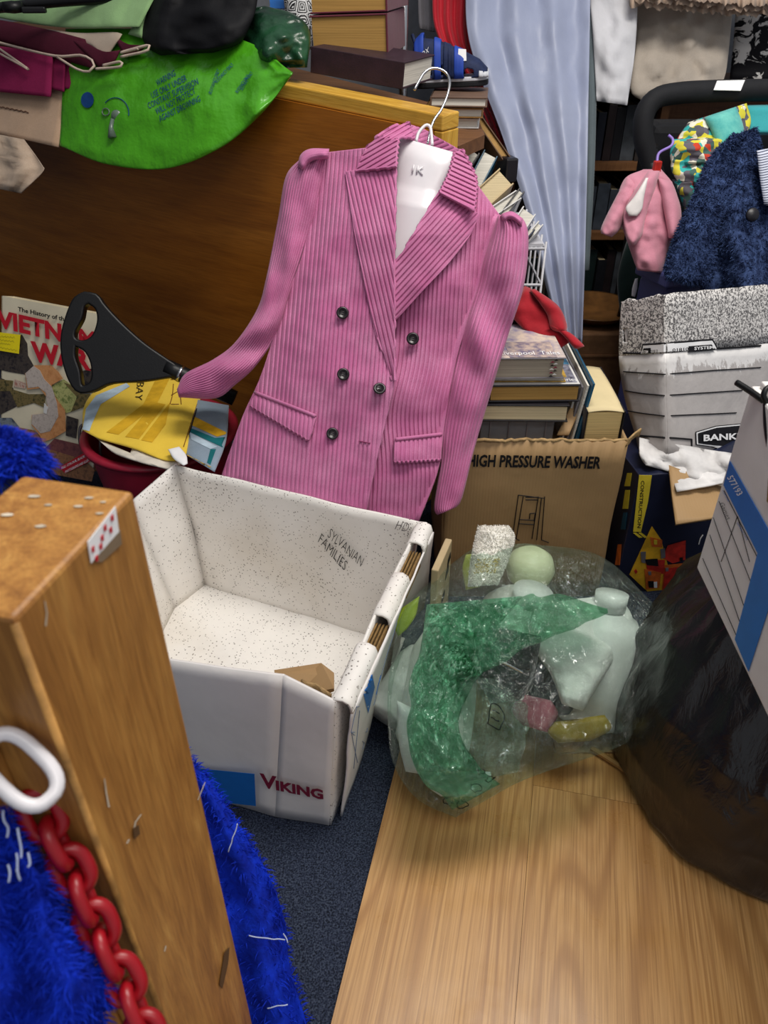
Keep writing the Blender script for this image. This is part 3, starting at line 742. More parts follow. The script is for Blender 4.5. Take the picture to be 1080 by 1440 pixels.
# books piled in the carton
ZB = .329
cs = thing('plastic_case', 'clear plastic case at the bottom of the book pile in the brown carton', 'case', V(.25, 1.33, ZB))
CLR = flat('smoky_clear_plastic', '#7c8189', .2, .5, .05, Alpha=.75)
MB().box((.245, 1.325, ZB+.029), (.135, .16, .056)).build('body', CLR, cs, bevel=.002)
for k in range(4): MB().box((.195+.034*k, 1.2435, ZB+.03), (.002, .003, .05)).build('divider', C_GREY, cs)
z = ZB+.059
book('black-jacketed hardback with cream pages, resting on the clear plastic case', frameu(V(.178, 1.43, z), (-.02, -1, 0), (1, -.02, 0)), .2, .157, .034, C_BLACK, PG_CREAM)
z += .0355
MBk = frameu(V(.182, 1.47, z), (.02, -1, 0), (1, .02, 0))
bkB = book('hardback with white picture jacket, between the black hardback and the magazine', MBk, .235, .162, .033, C_BLACK, PG_TAN)
th = .033
def top(M, x0, x1, y0, y1, zz): return [M @ V(x0, y0, zz), M @ V(x1, y0, zz), M @ V(x1, y1, zz), M @ V(x0, y1, zz)]
UP = V(0, 0, 1)
decal(bkB.cover, top(MBk, .004, .232, .002, .160, th), UP, C_WHITE, 'jacket_print')
decal(bkB.cover, top(MBk, .07, .15, .085, .158, th+.0007), UP, flat('sky_print', '#5da5cf', .4, .4, .3, 25), 'jacket_photo')
decal(bkB.cover, top(MBk, .15, .226, .115, .156, th+.0007), UP, flat('dark_photo', '#3a3a48', .4, .4, .5, 60, c2='#9a9aa8'), 'jacket_photo')
text('nds\nMemories', 1, lambda x, y: MBk @ V(.222-y*.03, .105+x*.052, th+.0018), WHITE, bkB.cover, 'lettering', fit=True)
mb = MB(); mb.box((.117, .081, .001), (.233, .161, .0022), MBk @ Matrix.Translation((0, 0, th-.0005))) 
z += .0352
MT = frameu(V(.184, 1.40, z), (0, -1, 0), (1, 0, 0))
book('thin magazine with a yellow spine under the harbour-view book in the carton', MT, .155, .138, .010, flat('yellow_spine', '#c9a24a', .5, .3, .2, 50), PG_WHITE, cb=.001)
z += .0105
ML = frameu(V(.184, 1.41, z), (.02, -1, 0), (1, .02, 0))
bkL = book('paperback with a city-view cover, topmost of the pile in the carton', ML, .175, .128, .038, C_GREY, pages('grey_pages', '#a89d8c'), cb=.0015)
decal(bkL.cover, top(ML, .002, .173, .002, .127, .038), UP, flat('city_photo', '#8d86a0', .35, .4, .4, 40, c2='#d6c6b4'), 'cover_photo')
decal(bkL.cover, top(ML, .105, .173, .03, .112, .0388), UP, flat('city_photo_pale', '#c7b3a3', .35, .4, .4, 70, c2='#6f6a80'), 'cover_photo')
text('Liverpool  Tales', 1, lambda x, y: ML @ V(.168-y*.02, .014+x*.105, .0402), WHITE, bkL.cover, 'lettering', fit=True)
for k in range(10):
    decal(bkL.cover, [ML @ V(.1755+.0, .1+.006*(k % 2)+.008*0, .004+.0033*k), ML @ V(.1755, .108+.006*(k % 2), .0045+.0033*k), ML @ V(.1755, .104+.006*(k % 2), .007+.0033*k)], (0, -1, 0), [INK, C_WHITE, MAROONP][k % 3], 'pattern_patch')
NV = V(.358, 1.215, ZB)
nb = thing('book', 'fat cream paperback standing on end in the corner of the brown carton', 'book', V(.393, 1.3, ZB))
C_PB = flat('cream_page_tops', '#dfcda0', .7, .2, .06, 12)
MB().box((.393, 1.308, ZB+.0425), (.062, .185, .085)).build('page_block', pages('cream_fore_edge', '#d3b77d'), nb, bevel=.002)
G = [[V(.3605+.065*j/10, 1.215+.187*i/10, ZB+.0855+.006*math.sin(math.pi*j/10)*.6+.003*math.sin(math.pi*i/10)) for j in range(11)] for i in range(11)]
MB().grid(G).build('page_tops', C_PB, nb, True, solid=.002)
for x in (.3595, .4265): MB().box((x, 1.308, ZB+.0435), (.0025, .19, .089)).build('cover', C_BLACK, nb)
for k in range(4):
    M = frameu(V(.3365+.0058*k, 1.46-.01*k, ZB), (0, -1, 0), (.12, 0, 1)); 
    n = thing('magazine', ['thin white magazine standing upright next to the book pile in the carton', 'thin grey magazine standing upright in the carton', 'thin cream magazine standing upright in the carton', 'thin teal magazine standing upright beside the fat cream paperback'][k], 'magazine', M @ V(.1, 0, 0), 'magazines in the brown carton')
    MB().box((.1, .055+.004*k, .0018), (.2, .11+.008*k, .0036), M).build('page_block', [C_WHITE, C_GREY, PG_WHITE, C_TEAL][k], n)
mb = MB(); mb.quad(aty(783, 612, 1.23), aty(800, 612, 1.225), aty(822, 560, 1.28), aty(812, 552, 1.28), 5, 8, .002, 20, 1)
tag(mb.build('cardboard_flap', KRAFT, None, True, solid=.004), 'bent brown cardboard strip tucked beside the book pile in the carton', 'cardboard')

# red garment thrown over the books
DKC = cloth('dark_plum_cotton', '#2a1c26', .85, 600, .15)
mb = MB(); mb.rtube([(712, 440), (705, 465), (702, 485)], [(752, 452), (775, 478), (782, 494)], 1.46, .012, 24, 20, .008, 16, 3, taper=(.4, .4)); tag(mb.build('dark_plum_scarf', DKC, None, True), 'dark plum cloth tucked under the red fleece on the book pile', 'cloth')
RED = cloth('red_fleece', '#b51327', .8, 700, .18, 12, .5, .3)
mb = MB()
mb.rtube([(738, 402), (722, 425), (718, 442), (745, 470), (785, 492)], [(746, 405), (768, 430), (790, 455), (800, 470), (806, 478)], lambda px, py, a, v: 1.45-.03*v, .018, 28, 30, .02, 14, 3, taper=(.3, .5))
mb.rtube([(745, 408), (768, 440), (775, 462), (790, 468)], [(752, 406), (785, 430), (797, 455), (797, 466)], lambda px, py, a, v: 1.425-.02*v, .014, 24, 24, .012, 16, 5, taper=(.3, .5))
mb.rtube([(770, 455), (790, 470), (806, 488), (812, 491)], [(780, 460), (802, 468), (818, 482), (822, 487)], lambda px, py, a, v: 1.40, .010, 20, 12, .006, 20, 6, taper=(.4, .4))
tag(mb.build('red_fleece', RED, None, True), 'crumpled red fleece top draped over the books in the brown carton', 'clothing')

# ------------------------------------------------------------------ battered records box with dark print
def mottled():
    t = NT('mottled_print'); n = t.noise(t.mapping((1, 1, 1.0)), 230, 2, .5, 1.0)
    f = t.ramp(n, [(.44, BW(0)), (.56, BW(1))]); 
    col = t.mix(f, lin('#5b595a'), lin('#d9d6d3')); return t.out(col, .6, .3)
MOT = mottled()
def bkcard():
    t = NT('torn_white_card'); v = t.mapping()
    s = t.add('ShaderNodeSeparateXYZ', inputs={0: t.tc.outputs['UV']})
    edge = t.math('ADD', s.outputs[1], t.math('MULTIPLY', t.math('SUBTRACT', t.noise(t.mapping((1, 1, .3)), 38, 5, .7), .5), .45))
    f = t.ramp(edge, [(.52, BW(1)), (.54, BW(0))])
    n1 = t.noise(v, 14, 5)
    col = t.mix(f, lin('#dfdddc'), t.mix(n1, lin('#a29d9b'), lin('#bdb8b6')))
    return t.out(col, .65, .25, t.bump(t.noise(v, 16, 4), .4, .01))
BKC = bkcard()
K1, K0 = at(935, 413, 1.36), at(938, 640, 1.43)
TL1, TL0 = at(875, 424, 1.44), at(898, 628, 1.50)
TR1, TR0 = at(1125, 396, 1.62), at(1125, 622, 1.66)
bk = thing('records_box', 'battered grey and white records box with torn print, propped above the toy box', 'box', (K0+TR0)/2)
BKMB = MB()
HOLE = [(877, 462), (883.5, 463), (883.5, 481), (878.5, 481)]
def pix(p):
    q = p-CAMP; d = q.y*CP-q.z*SP; return 540+FPX*q.x/d, 720-FPX*(q.y*SP+q.z*CP)/d
def zone(A1, A0, B1, B0, v0, v1, mat, name, nu=16, seed=1, hole=False):
    mb = MB(); a0, a1 = A1.lerp(A0, v0), A1.lerp(A0, v1); b0, b1 = B1.lerp(B0, v0), B1.lerp(B0, v1)
    nvv = 40 if hole else max(3, int((v1-v0)*16)); G = []; U = []
    for i in range(nvv+1):
        row = []; ru = []
        for j in range(nu+1):
            vv = lerp(v0, v1, i/nvv); pa = A1.lerp(A0, vv)+((A1-B1).normalized()*.022*math.sin(math.pi*min(1, vv*1.05)) if A1 is TL1 else V(0, 0, 0)); p = pa.lerp(b0.lerp(b1, i/nvv), j/nu)
            p = p+V(0, -1, 0)*(.004*fr(p, 9, seed))+(V(0, 0, .004*fr(p, 60, 3)) if (v0 == 0 and i == 0) else V(0, 0, 0))
            row.append(p); ru.append((j/nu, 1-vv))
        G.append(row); U.append(ru)
    mb.grid(G, U); BKMB.grid(G)
    if hole:
        inside = lambda f: (lambda x, y: HOLE[0][0] < x < HOLE[1][0] and HOLE[0][1] < y < HOLE[2][1])(*pix(sum((mb.v[k] for k in f), V(0, 0, 0))/4))
        mb.f = [f for f in mb.f if not inside(f)]
    mb.build(name, mat, bk, True, solid=.004)
zone(TL1, TL0, K1, K0, 0, .36, MOT, 'printed_band', 40, hole=True); zone(K1, K0, TR1, TR0, 0, .36, MOT, 'printed_band', 16)
zone(TL1, TL0, K1, K0, .36, 1.0, BKC, 'side_panel', 6); zone(K1, K0, TR1, TR0, .36, 1.0, BKC, 'front_panel', 16)
bkoff = V(.20, .22, -.10); BS = Surf(BKMB); BS.guess = 1.45
bk2 = V(.20, .22, .0)
MB().quad(TL1, TL1+bkoff, TL0+bk2, TL0, 6, 6).build('back_panel', BKC, bk, solid=.004)
MB().quad(TL1+bkoff, TR1+bkoff*.6, TR0+bk2*.6, TL0+bk2, 6, 6).build('back_panel', BKC, bk, solid=.004)
MB().quad(K0+V(0, .02, .02), TR0+V(0, .02, .02), TR0+bk2*.6+V(0, 0, .02), TL0+bk2+V(0, 0, .02), 6, 6).build('base_panel', KRAFT, bk, solid=.004)
nF = (TR1-K1).cross(K0-K1).normalized(); nF = nF if nF.y < 0 else -nF
nS = (K1-TL1).cross(TL0-TL1).normalized(); nS = nS if nS.y < 0 else -nS
def bp(px, py, off=.006):
    return BS(px, py, off*.7)
def Z7(*pts): return [(840+x/4.5, 380+y/4.5) for x, y in pts]
def bline(pts, r=.0011): return strokes(bk, [[bp(*p, .0045) for a_, b_ in zip(Z7(*pts), Z7(*pts)[1:]) for p in [(lerp(a_[0], b_[0], k/6), lerp(a_[1], b_[1], k/6)) for k in range(6)]]], r, INK, 'print_line')
bline([(172, 640), (290, 648), (430, 657), (430, 657), (750, 633), (1080, 612)])
bline([(182, 760), (290, 778), (430, 792), (650, 777), (960, 757)])
bline([(200, 888), (300, 905), (430, 921), (650, 912), (915, 900)])
bline([(172, 522), (285, 526), (297, 470), (430, 462), (718, 440), (748, 497), (1080, 475)], .0018)
bline([(275, 1045), (430, 1058), (588, 1070), (588, 1180), (830, 1195)], .0018)
for q in ([(287, 524), (430, 516), (430, 465), (299, 474)], [(430, 516), (745, 497), (714, 444), (430, 465)]):
    sdecal(bk, Z7(*q), bp, WHITE, 'tab_print', .0058)
sdecal(bk, Z7((562, 520), (735, 506), (708, 470), (562, 482)), bp, INK, 'tab_print', .0072)
sdecal(bk, Z7((292, 528), (350, 524), (350, 490), (304, 492)), bp, INK, 'tab_print', .0072)
def btxt(w_, a, b, h, mt, off=.0150, bold=.02):
    (ax, ay), (bx, by) = Z7(a, b); text(w_, 1, lambda x, y: bp(lerp(ax, bx, x), lerp(ay, by, x)-y*h/4.5, off), mt, bk, 'lettering', bold=bold, fit=True)
btxt('SYSTEM', (582, 507), (706, 497), 20, WHITE); btxt('01810', (443, 517), (545, 509), 20, INK); btxt('01810', (360, 522), (408, 518), 22, INK); btxt('SYSTEM', (300, 523), (346, 519), 18, WHITE)
sdecal(bk, Z7((610, 1022), (740, 984), (1010, 960), (1010, 1136), (740, 1122), (613, 1104)), bp, INK, 'logo_print', .0052)
sdecal(bk, Z7((615, 1026), (741, 989), (1010, 965), (1010, 1131), (741, 1117), (618, 1100)), bp, WHITE, 'logo_print', .006)
sdecal(bk, Z7((622, 1031), (742, 996), (1010, 972), (1010, 1124), (742, 1109), (625, 1094)), bp, INK, 'logo_print', .0072)
btxt('BANKERS', (650, 1080), (985, 1066), 42, WHITE, .0112, .03)
# crumpled lower edge and bent flap
mb = MB(); mb.ruled([(899, 616), (900, 640), (908, 654)], [(1040, 640), (1030, 665), (1020, 685)], lambda px, py, a, v: 1.455-.02*v-.03*a, 20, 10, None, .03, 24, 4); mb.build('crumpled_hem', flat('crumpled_card', '#dfdddc', .7, .2, .12, 20), bk, True, solid=.003)
mb = MB(); mb.ruled([(938, 655), (945, 672), (952, 692)], [(1040, 650), (1030, 665), (1025, 678)], lambda px, py, a, v: 1.44-.05*v, 16, 10, None, .018, 26, 7); mb.build('crumpled_hem', MATS['crumpled_card'], bk, True, solid=.003)
mb = MB(); mb.ruled([(940, 655), (944, 690), (950, 738)], [(1030, 690), (1022, 705), (1010, 728)], lambda px, py, a, v: 1.43-.07*v, 14, 12, None, .006, 14, 2); mb.build('bent_flap', KRAFT, bk, True, solid=.005)

# blue toy box under it
tb = thing('toy_box', 'dark blue toy construction set box with yellow label and vehicle pictures', 'box', V(.65, 1.32, 0))
TBM = yawm((.473, 1.203, 0), 8)
NAVYB = flat('navy_gloss_card', '#1b2038', .35, .5, .15, 12)
tbB = MB().box((.2, .12, .145), (.4, .24, .29), TBM).build('body', NAVYB, tb, bevel=.002)
tfn = (TBM.to_3x3() @ V(0, -1, 0)).normalized(); tsn = (TBM.to_3x3() @ V(-1, 0, 0)).normalized()
tp = TBM @ V(.1, 0, .1); ts = TBM @ V(0, .1, .1)
def tpt(px, py, off=.0008): return onp(px, py, tp+tfn*off, tfn)
def tps(px, py, off=.0008): return onp(px, py, ts+tsn*off, tsn)
def Z8(*pts): return [(840+x/3.7875, 520+y/3.7875) for x, y in pts]
YEL = flat('yellow_print', '#dcc63a', .4, .4, .1); ORG = flat('orange_print', '#e0702a', .4, .4, .2, 60); REDP = flat('red_print', '#cf3327', .4, .4, .2, 60); YEL2 = flat('amber_print', '#e9b52a', .4, .4, .15, 40)
def td(pts, m, name='picture_print', off=.0008): return decal(tbB, [tpt(*p, off) for p in Z8(*pts)], tfn, m, name)
td([(222, 560), (290, 562), (270, 700), (232, 862), (190, 862), (205, 720)], YEL, 'label_print')
(la_, lb_) = Z8((233, 590), (212, 842)); text('CONSTRUCTION', 1, lambda x, y: tpt(lerp(la_[0], lb_[0], x)+y*5, lerp(la_[1], lb_[1], x)+y*0.5, .0018), INK, tbB, 'lettering', bold=.02, fit=True)
for s_ in (0, 28): td([(190+s_, 868), (205+s_, 866), (240+s_, 892), (222+s_, 894)], YEL, 'label_print')
td([(290, 832), (340, 905), (390, 1100), (330, 1240), (170, 1090)], YEL2)
td([(280, 890), (345, 905), (345, 945), (290, 942)], ORG, off=.0014)
td([(375, 935), (470, 908), (468, 1010), (400, 1030), (345, 1000)], REDP, off=.0016)
td([(255, 1010), (360, 1012), (355, 1085), (270, 1095)], REDP, off=.0018)
td([(250, 1060), (340, 1080), (330, 1160), (260, 1170)], ORG, off=.0022)
td([(355, 1040), (500, 1025), (560, 1060), (565, 1130), (420, 1190), (340, 1200)], ORG, off=.0014)
td([(360, 1060), (430, 1050), (425, 1190), (350, 1180)], REDP, off=.0026)
td([(420, 1120), (505, 1108), (505, 1150), (415, 1165)], INK, off=.003)
td([(250, 1010), (320, 1005), (325, 1045), (265, 1040)], INK, off=.003)
td([(300, 905), (318, 906), (318, 930), (302, 930)], YEL, off=.003)
td([(230, 970), (258, 968), (255, 1030), (235, 1025)], C_GREY, off=.003)
td([(335, 955), (360, 950), (362, 1000), (340, 1005)], C_GREY, off=.003)
td([(270, 1125), (300, 1125), (298, 1160), (275, 1160)], INK, off=.004); td([(300, 1130), (318, 1128), (318, 1160), (302, 1160)], WHITE, off=.004)
td([(195, 1070), (205, 1060), (215, 1075), (203, 1088)], REDP, off=.0015)
for (x, y) in ((270, 1075), (362, 1055), (438, 1000), (455, 1040)): td([(x, y), (x+16, y-2), (x+17, y+17), (x+2, y+18)], C_GREY if x < 400 else INK, off=.004)
strokes(tbB, [[tpt(*p, .001) for p in Z8((540, 930), (548, 900), (562, 880))]], .0012, WHITE, 'picture_print')
SIDEP = [(160, 550, 185, 620, YEL), (150, 640, 175, 740, YEL), (110, 930, 130, 1040, ORG), (140, 760, 160, 850, C_TEAL)]
for (a_, b_, c_, d_, m_) in SIDEP: decal(tbB, [tps(*p) for p in Z8((a_, b_), (c_, b_), (c_-10, d_), (a_-15, d_))], tsn, m_, 'side_print')

# plastic crate lid behind the records box
cr = thing('storage_crate', 'blue-violet plastic storage crate behind the battered records box', 'crate', V(.85, 1.9, 0))
CRM = flat('violet_plastic', '#4d5187', .45, .5, .05)
p0, p1 = at(935, 404, 1.66), at(1080, 378, 1.732)
cx = (p1-p0); cx.z = 0; cx.normalize(); cy = V(-cx.y, cx.x, 0); zc = p0.z+.025
Mc = frame(V(p0.x, p0.y, 0), cx, cy)
MB().box((.22, .055, zc/2-.015), (.42, .10, zc-.03), Mc).build('body', CRM, cr, bevel=.01)
MB().box((.22, .055, zc-.015), (.44, .115, .03), Mc).build('lid', CRM, cr, bevel=.006)

# ------------------------------------------------------------------ second archive box on the right
ab = thing('archive_box', 'closed white archive box with blue chevron, resting on the black bin bag', 'box', V(.58, .585, .417))
AO = V(.4065, .7776, .417); AD = V(-.0079, -.2476, 0).normalized(); AN = V(-1, .032, 0).normalized(); AH = .260
AM_ = Matrix(((AD.x, -AN.x, 0, AO.x), (AD.y, -AN.y, 0, AO.y), (0, 0, 1, AO.z), (0, 0, 0, 1)))
abB = MB().box((.185, .17, AH/2), (.37, .34, AH), AM_).build('body', CARD_W, ab, bevel=.003)
MB().box((.185, .172, AH+.004), (.36, .33, .008), AM_).build('lid', CARD_W, ab, bevel=.002)
NX = AN
def ap(px, py, off=.0006): return onp(px, py, AO+AN*off, AN)
decal(abB, [ap(*p) for p in ((1027, 648), (1104, 785), (1053, 944), (1034, 899), (1066, 778), (1018, 682))], NX, BLUEP, 'blue_chevron')
text('577193', 1, lambda x, y: ap(lerp(1022, 1037, x)+y*8, lerp(672, 698, x)-y*4.5, .0016), WHITE, abB, 'reference_number', bold=.01, fit=True)
FL = [((1011, 705), (1057, 822)), ((1003, 728), (1048, 858)), ((1037, 726), (1054, 790)), ((1037, 726), (1014, 790)), ((1018, 690), (1066, 786)), ((988, 785), (1038, 900)), ((998, 752), (1042, 880))]
strokes(abB, [[ap(*a), ap(*b)] for a, b in FL], .0004, INK, 'form_line')
text('Games', 1, lambda x, y: ap(lerp(1012, 1023, x)+y*5, lerp(709, 732, x)-y*4, .0014), INK, abB, 'handwriting', bold=-.01, shear=.3, fit=True)
text('CUSTOMER', 1, lambda x, y: ap(lerp(1015, 1024, x)+y*1.6, lerp(690, 706, x)-y*1.2, .001), BLUEP, abB, 'form_print', fit=True)
text('DESTROY DATE', 1, lambda x, y: ap(lerp(1036, 1050, x)+y*1.6, lerp(736, 760, x)-y*1.2, .001), BLUEP, abB, 'form_print', fit=True)
decal(abB, [ap(1081, 672), ap(1086, 690), ap(1085, 712), ap(1079, 705)], NX, FLUTE, 'worn_patch')
# black cord on top of the box
pts = [V(.405, .80, .700), V(.43, .755, .697), V(.452, .715, .700), V(.47, .67, .702), V(.50, .62, .697)]
pts = [at(1036, 538, .855), at(1055, 550, .84), at(1072, 562, .825), at(1085, 572, .82), at(1105, 590, .82)]
pts2 = [at(1085, 572, .82), at(1074, 558, .815), at(1080, 545, .815), at(1100, 540, .82)]
cd = thing('power_lead', 'short black cable lying over the corner of the archive box on the bin bag', 'cable', at(1072, 562, .83)-V(0, 0, .02))
MB().tube(crom(pts, 24), .0036, 8).build('cable', BLACKPL, cd, True); MB().tube(crom(pts2, 20), .003, 8).build('cable', BLACKPL, cd, True)
MB().tube(crom([at(1078, 566, .82), at(1079, 600, .815), at(1085, 640, .81)], 16), .004, 8).build('cable', BLACKPL, cd, True)
# ------------------------------------------------------------------ black bin bag
def binbag():
    t = NT('black_polythene'); v = t.mapping()
    n1 = t.noise(v, 9, 5, .6, 1.5); n2 = t.noise(t.mapping((1, 1, .30), (.3, .2, 0)), 30, 5, .6, 1.5)
    col = t.mix(n1, lin('#0e0e10'), lin('#1f1d1e'))
    n = t.bump(n2, .45, .007); n = t.bump(t.noise(v, 140, 3), .15, .001, n)
    return t.out(col, .24, .6, n)
BAGM = binbag()
mb = MB(); G = []
NA, NZ = 160, 90
for i in range(NZ+1):
    v = i/NZ; row = []
    zz = .395*v
    k = pl([(0, .93), (.06, .99), (.25, 1.0), (.5, .90), (.7, .74), (.85, .58), (.95, .46), (1.0, .30)], v)
    cx_, cy_ = lerp(.635, .60, v*v), lerp(.775, .81, v)
    for j in range(NA):
        a = 2*math.pi*j/NA; p = V(math.cos(a), math.sin(a), 0)
        fold = .024*rid(V(math.cos(a)*1.5, math.sin(a)*1.5, v*.8), 2.2, 3)*v+.012*fr(V(math.cos(a), math.sin(a), v*.8), 3, 5)+.009*rid(V(math.cos(a), math.sin(a), v*.25), 5, 9)*(.2+v)+.0022*rid(V(math.cos(a), math.sin(a), v*.2), 13, 2)*(.2+v)
        r = .262*k+fold*.8
        row.append(V(cx_+p.x*r, cy_+p.y*r*.98, zz+.01*fr(V(p.x, p.y, v), 2.5, 8)*v*(1-v)*3))
    G.append(row)
mb.grid(G, cu=True); mb.f.append([NZ*NA+j for j in range(NA)])
mb.f.append([j for j in range(NA)])
tag(mb.build('bin_bag', BAGM, None, True), 'full glossy black bin bag slumped on the laminate below the archive box', 'bag')
# ------------------------------------------------------------------ green see-through carrier bag and its contents
def film(name, tint, a0, a1, c, tl_=.3):
    t = NT(name); v = t.mapping()
    n1 = t.noise(t.mapping((1, .6, 1), (.2, .3, .5)), 15, 5, .6, 1.8); n2 = t.noise(t.mapping((1, .35, .8), (0, .4, -.7)), 42, 4, .6, 1.2); n3 = t.noise(v, 7, 5, .6)
    r1 = t.ramp(n1, [(.47, BW(0)), (.5, BW(1)), (.53, BW(0))]); r2 = t.ramp(n2, [(.465, BW(0)), (.5, BW(1)), (.535, BW(0))])
    ridge = t.math('MAXIMUM', r1, t.math('MULTIPLY', r2, .7))
    nb = t.bump(t.ramp(n1, [(.40, BW(0)), (.5, BW(1)), (.60, BW(0))]), 1.0, .014); nb = t.bump(n2, 1.0, .009, nb)
    nb = t.bump(ridge, 1.0, .012, nb)
    b = t.b; col = lin(c)
    t.out(col, .12, .7, nb)
    tr = t.add('ShaderNodeBsdfTransparent', inputs={0: lin(tint)})
    tl = t.add('ShaderNodeBsdfTranslucent', inputs={0: lin(c)})
    m1 = t.add('ShaderNodeMixShader', inputs={0: tl_}); t.link(b.outputs[0], m1.inputs[1]); t.link(tl.outputs[0], m1.inputs[2])
    fac = t.ramp(n3, [(.3, BW(a0)), (.7, BW(a1))])
    mx = t.add('ShaderNodeMixShader', inputs={0: fac}); t.link(tr.outputs[0], mx.inputs[1]); t.link(m1.outputs[0], mx.inputs[2])
    gl = t.add('ShaderNodeBsdfGlossy', inputs={'Color': (1, 1, 1, 1), 'Roughness': .15}); t.link(nb, gl.inputs['Normal'])
    m3 = t.add('ShaderNodeMixShader', inputs={0: .14}); t.link(mx.outputs[0], m3.inputs[1]); t.link(gl.outputs[0], m3.inputs[2])
    t.link(m3.outputs[0], t.n['Material Output'].inputs[0]); return t.m
FILM = film('green_polythene', '#f1faf5', .02, .10, '#c2ecd5')
FILM2 = film('bunched_green_polythene', '#e0faeb', .22, .56, '#86e6b3', .25)
gb = thing('carrier_bag', 'translucent green carrier bag stuffed with white bottles and oddments on the laminate', 'bag', V(.17, .9, .009))
def gt(px, py, a, v): return pl([(750, 1.36), (850, 1.28), (960, 1.22), (1080, 1.15), (1155, 1.13)], py)
def crease(x, y, s): return rid(V(x, y, s), 1.0, s)**3 if rid(V(x, y, s), 1.0, s) > 0 else 0
mb = MB(); mb.rtube([(668, 768), (612, 812), (566, 862), (549, 940), (545, 1000), (552, 1070), (585, 1122), (640, 1150)],
  [(740, 764), (840, 780), (905, 835), (926, 868), (915, 935), (893, 1005), (880, 1045), (735, 1096)], gt,
  lambda v: .13*math.sin(min(1, v*1.0)*math.pi)**.55+.01, 220, 200, .020, 9, 2, zmin=.0105,
  folds=lambda a, v: .014*crease(a*3+v*2, v*4-a*2, 4)+.012*crease(a*11+v*3, v*7-a*8, 6)+.012*crease(a*3-v*7, v*3, 8)+.009*crease(a*18-v*5, v*14+a*9, 9)+.007*crease(a*30+v*20, v*12-a*20, 3))
GS = Surf(mb); GS.guess = 1.15; mb.build('bag_film', FILM, gb, True)
# bunched neck of the bag folded forward over the left half
def neck(L_, R_, d, h, nu, nv, seed, m, k=1.0):
    jg = lambda P, q: [(p.x+9*nz(V(i*.9, q, seed), 1), p.y+7*nz(V(i*.8, q+5, seed), 1)) for i, p in enumerate(crom([V(a, b, 0) for a, b in P], 14))]
    L_, R_ = jg(L_, 1), jg(R_, 2)
    mb = MB(); mb.rtube(L_, R_, lambda px, py, a, v: gt(px, py, a, v)-.150*math.sin(min(1, max(0, (py-760)/395))*math.pi)**.5+d, h, nu, nv, .018, 15, seed, zmin=.0108,
      folds=lambda a, v: k*(.016*crease(a*4+v, v*6-a*3, seed)+.012*crease(a*9-v*8, v*12, seed+1)+.007*crease(a*16, v*26+a*8, seed+2)+.005*crease(a*30+v*8, v*30, seed+3)))
    mb.build('bunched_neck', m, gb, True)
neck([(600, 850), (592, 905), (574, 980), (578, 1060), (600, 1105), (640, 1135)], [(735, 838), (690, 905), (668, 965), (645, 1010), (660, 1060), (700, 1100)], .002, .020, 120, 160, 5, FILM2)
neck([(612, 872), (690, 848), (770, 836), (815, 842), (852, 856)], [(650, 965), (700, 935), (752, 905), (815, 882), (856, 862)], .006, .016, 100, 110, 17, FILM2, .8)
neck([(640, 950), (650, 1010), (650, 1060), (655, 1100)], [(700, 955), (742, 1000), (738, 1050), (725, 1090)], .010, .014, 90, 100, 27, FILM, 1.2)
def bprint(pts): return [GS(x, y, .003) for x, y in spts(pts)]
strokes(gb, [bprint(p) for p in ([(690, 990), (706, 996), (704, 1024), (688, 1018), (690, 990)], [(692, 1000), (702, 1003)], [(690, 1010), (702, 1014)])], .0007, INK, 'print_mark')
for (x, y, s_) in ((668, 1108, 16), (690, 1095, 14), (650, 1130, 16), (630, 1125, 14), (675, 1085, 12)):
    pts = []
    for k in range(17):
        a = 2*math.pi*k/16; r = s_*(.6+.35*nz(V(math.cos(a), math.sin(a), x), 2)); q = (x+r*math.cos(a)*.8, y+r*math.sin(a)*.5)
        pts.append(GS(q[0], q[1], .002))
    strokes(gb, [pts], .0006, INK, 'print_mark')
# contents
WH = flat('white_bottle_plastic', '#e9ece9', .35, .5, .03); PY = flat('pale_yellow_plastic', '#e6e8c2', .4, .4, .05); BK = C_BLACK
def bottle(label, base, axis, R, H, mat, cap, name='bottle', capmat=None, group=None):
    ax_ = Vector(axis).normalized(); x = ax_.cross(V(0, 1, .2)).normalized(); M = frame(base, x, ax_.cross(x))
    n = thing(name, label, 'bottle', base, group)
    MB().lathe([(.0001, 0), (R*.92, 0), (R, R*.15), (R, H*.68), (R*.8, H*.80), (R*.38, H*.87), (R*.36, H*.9), (.0001, H*.9)], 28, M).build('body', mat, n, True)
    MB().lathe([(R*.42, H*.88), (R*.44, H), (.0001, H)], 20, M).build('cap', capmat or mat, n, True); return n, M
b1, Mb1 = bottle('large white bottle with an orange-banded label inside the green bag, next to the bin bag', V(.345, .86, .03), (.10, .35, .95), .060, .22, WH, 0)
p = Mb1 @ V(0, 0, .06)
lbl = MB(); n_ = 16
def lab(z0, z1, mat, nm, r=.0606, a0=-2.4, a1=-.7):
    G = [[Mb1 @ V(r*math.cos(lerp(a0, a1, j/n_)), r*math.sin(lerp(a0, a1, j/n_)), lerp(z0, z1, i/4)) for j in range(n_+1)] for i in range(5)]
    MB().grid(G).build(nm, mat, b1, True, solid=.0006)
lab(.02, .125, WHITE, 'label', a0=-3.3, a1=.2); lab(.108, .118, ORG, 'label_band', .0616, -3.3, .2); lab(.05, .08, flat('lilac_print', '#9aa0c8', .5), 'label_patch', .0616, -1.2, -.7)
bottle('round white tub lying at the middle of the green bag', V(.23, .97, .05), (.15, .1, 1), .078, .15, WH, 0, 'tub')
bottle('tall white bottle lying near the folded neck of the green bag', V(.07, .78, .055), (.18, .75, .40), .055, .22, WH, 0)
bottle('white bottle on its side low in the green bag by the carpet', V(.0, .84, .05), (.5, .75, .3), .036, .16, flat('greyish_white', '#d5d9d6', .4), 0)
